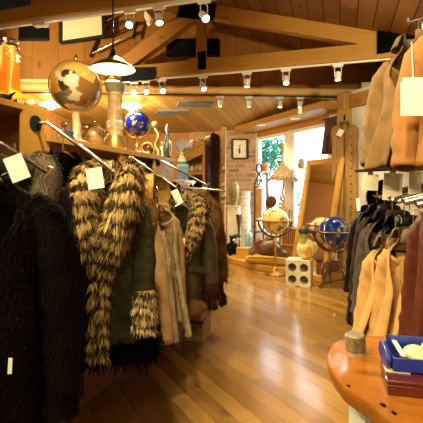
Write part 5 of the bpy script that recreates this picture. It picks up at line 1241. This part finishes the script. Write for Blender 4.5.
# white pedestal box under the slab
wb_ = thing('white_box', 'narrow pale cream box standing on the floor beneath the slab table', 'box', (.535,1.49,0), .25)
mesh_obj('body', MB().box((0,0,.31), (.048,.10,.62)), M['white'], wb_, bevel=.005); mesh_obj('lid', MB().box((0,0,.635), (.054,.106,.03)), M['ivory'], wb_, bevel=.005)
# coil of twine
p = tp(355, 351.5); jr = thing('woven_canister', 'small round woven canister on the back corner of the slab table', 'canister', p)
mb = MB(); RJ = .041
for i in range(8): mb.lathe([(RJ-.003,0),(RJ,.004),(RJ-.003,.008)], (0,0,.002+i*.008), 30)
mesh_obj('coils', mb, plain('woven straw', (.17,.10,.035), .7, var=.5, scale=60), jr); mesh_obj('lid', MB().lathe([(0,.0705),(RJ-.006,.07),(RJ-.002,.066),(RJ-.004,.062),(0,.062)], n=30), plain('canister lid', (.20,.17,.11), .35, var=.3, scale=30), jr); mesh_obj('core', MB().lathe([(0,0),(RJ-.003,0),(RJ-.003,.064),(0,.064)], n=30), M['cream'], jr)
# dark red box, paper, blue bin
p = tp(404, 392); rb = thing('lacquer_box', 'dark red lacquer box lying under the blue tray', 'box', p, math.radians(-14))
REDL = plain('dark red lacquer', (.12,.018,.010), .25, var=.3, scale=10, coat=.4)
mesh_obj('body', MB().box((.02,.04,.017), (.15,.15,.034)), REDL, rb, bevel=.004); mesh_obj('lid', MB().box((.02,.04,.042), (.154,.154,.014)), REDL, rb, bevel=.004)
note = mesh_obj('paper_note', MB().box((0,0,.0015), (.075,.06,.003)), M['cream'], None, False); put(note, p + Vector((.0,.055,.0495)), math.radians(-14)); tag(note, 'small cream card lying on the dark red lacquer box', 'card')
BLUE = plain('blue plastic', (.02,.035,.30), .3, var=.15, scale=4, coat=.3)
bz = TZ + .054
p = Vector((.615,1.455,bz)); bt = thing('blue_tray', 'bright blue plastic tray with a rounded handle, on the slab table', 'tray', p, math.radians(-12))
b = MB(); Lx, Ly, Hh, t_ = .30, .15, .045, .005
b.box((Lx/2,0,t_/2), (Lx,Ly,t_)); b.box((Lx/2,-Ly/2,Hh/2), (Lx,t_,Hh)); b.box((Lx/2,Ly/2,Hh/2), (Lx,t_,Hh)); b.box((Lx,0,Hh/2), (t_,Ly,Hh)); b.box((0,0,Hh/2), (t_,Ly,Hh))
mesh_obj('basin', b, BLUE, bt, bevel=.002)
mb = MB(); hp_ = [Vector((-.006, .078*math.cos(a)*.98, .028+.038*math.sin(a))) for a in np.linspace(0, 2*PI, 29)[:-1]]
mb.quadprism(hp_, (-.016,0,0)); mesh_obj('end_handle', mb, BLUE, bt, bevel=.004)
mb = MB(); mb.box((Lx/2,Ly/2-.004,Hh+.012), (Lx*.98,.004,.03)); mesh_obj('back_lip', mb, BLUE, bt, bevel=.002)
LINEN = plain('pale plastic bag', (.66,.60,.38), .35, var=.15, scale=16, coat=.3)
PR = Matrix.Rotation(math.radians(-12), 3, 'Z')
for i, (x, y, z, s, nm) in enumerate(((.085,-.01,.030,(.045,.055,.030),'nearest the handle'), (.165,.01,.036,(.06,.06,.042),'in the middle, the biggest'), (.25,-.01,.030,(.042,.056,.034),'at the right'))):
    g = thing('cloth_bundle', 'pale yellow wrapped bundle in the blue tray, ' + nm, 'bundle', p + PR @ Vector((x, y, .006)), .4*i, 'bundles in the blue tray')
    mb = MB(); mb.ball((0,0,s[2]), 1, 22, s); mb.v = [(a*(1+.08*math.sin(b_*90+c_*60)), b_*(1+.08*math.sin(a*80)), c_) for a, b_, c_ in mb.v]
    mesh_obj('bundle', mb, LINEN, g); mesh_obj('knot', MB().ball((s[0]*.6,0,s[2]*1.75), .010, 10), LINEN, g)
tg = mesh_obj('cream_strip', MB().box((0,0,.0), (.016,.11,.004)), M['ivory'], None, bevel=.001); put(tg, p + PR @ Vector((.03,0,.053)), math.radians(-12)); tag(tg, 'cream strip lying across the blue tray beside its handle', 'strip')
tg.rotation_euler = (0,0,math.radians(-12)); tg.data.transform(Matrix.Scale(1.42, 4, (0,1,0)))
p = tp(419, 338) + Vector((0,0,0)); pen = mesh_obj('blue_tube', MB().tube([(-.06,-.03,.009),(.03,.015,.009),(.12,.06,.009)], .009, 10), plain('light blue plastic', (.03,.16,.42), .35), None); put(pen, Vector((.93,1.70,TZ))); tag(pen, 'light blue plastic tube at the right edge behind the tray', 'tube')
# ------------------------------------------------------------------ look
SC.view_settings.view_transform = 'Standard'; SC.view_settings.look = 'None'; SC.view_settings.gamma = 1; SC.view_settings.use_curve_mapping = False
SC.view_settings.exposure = .75
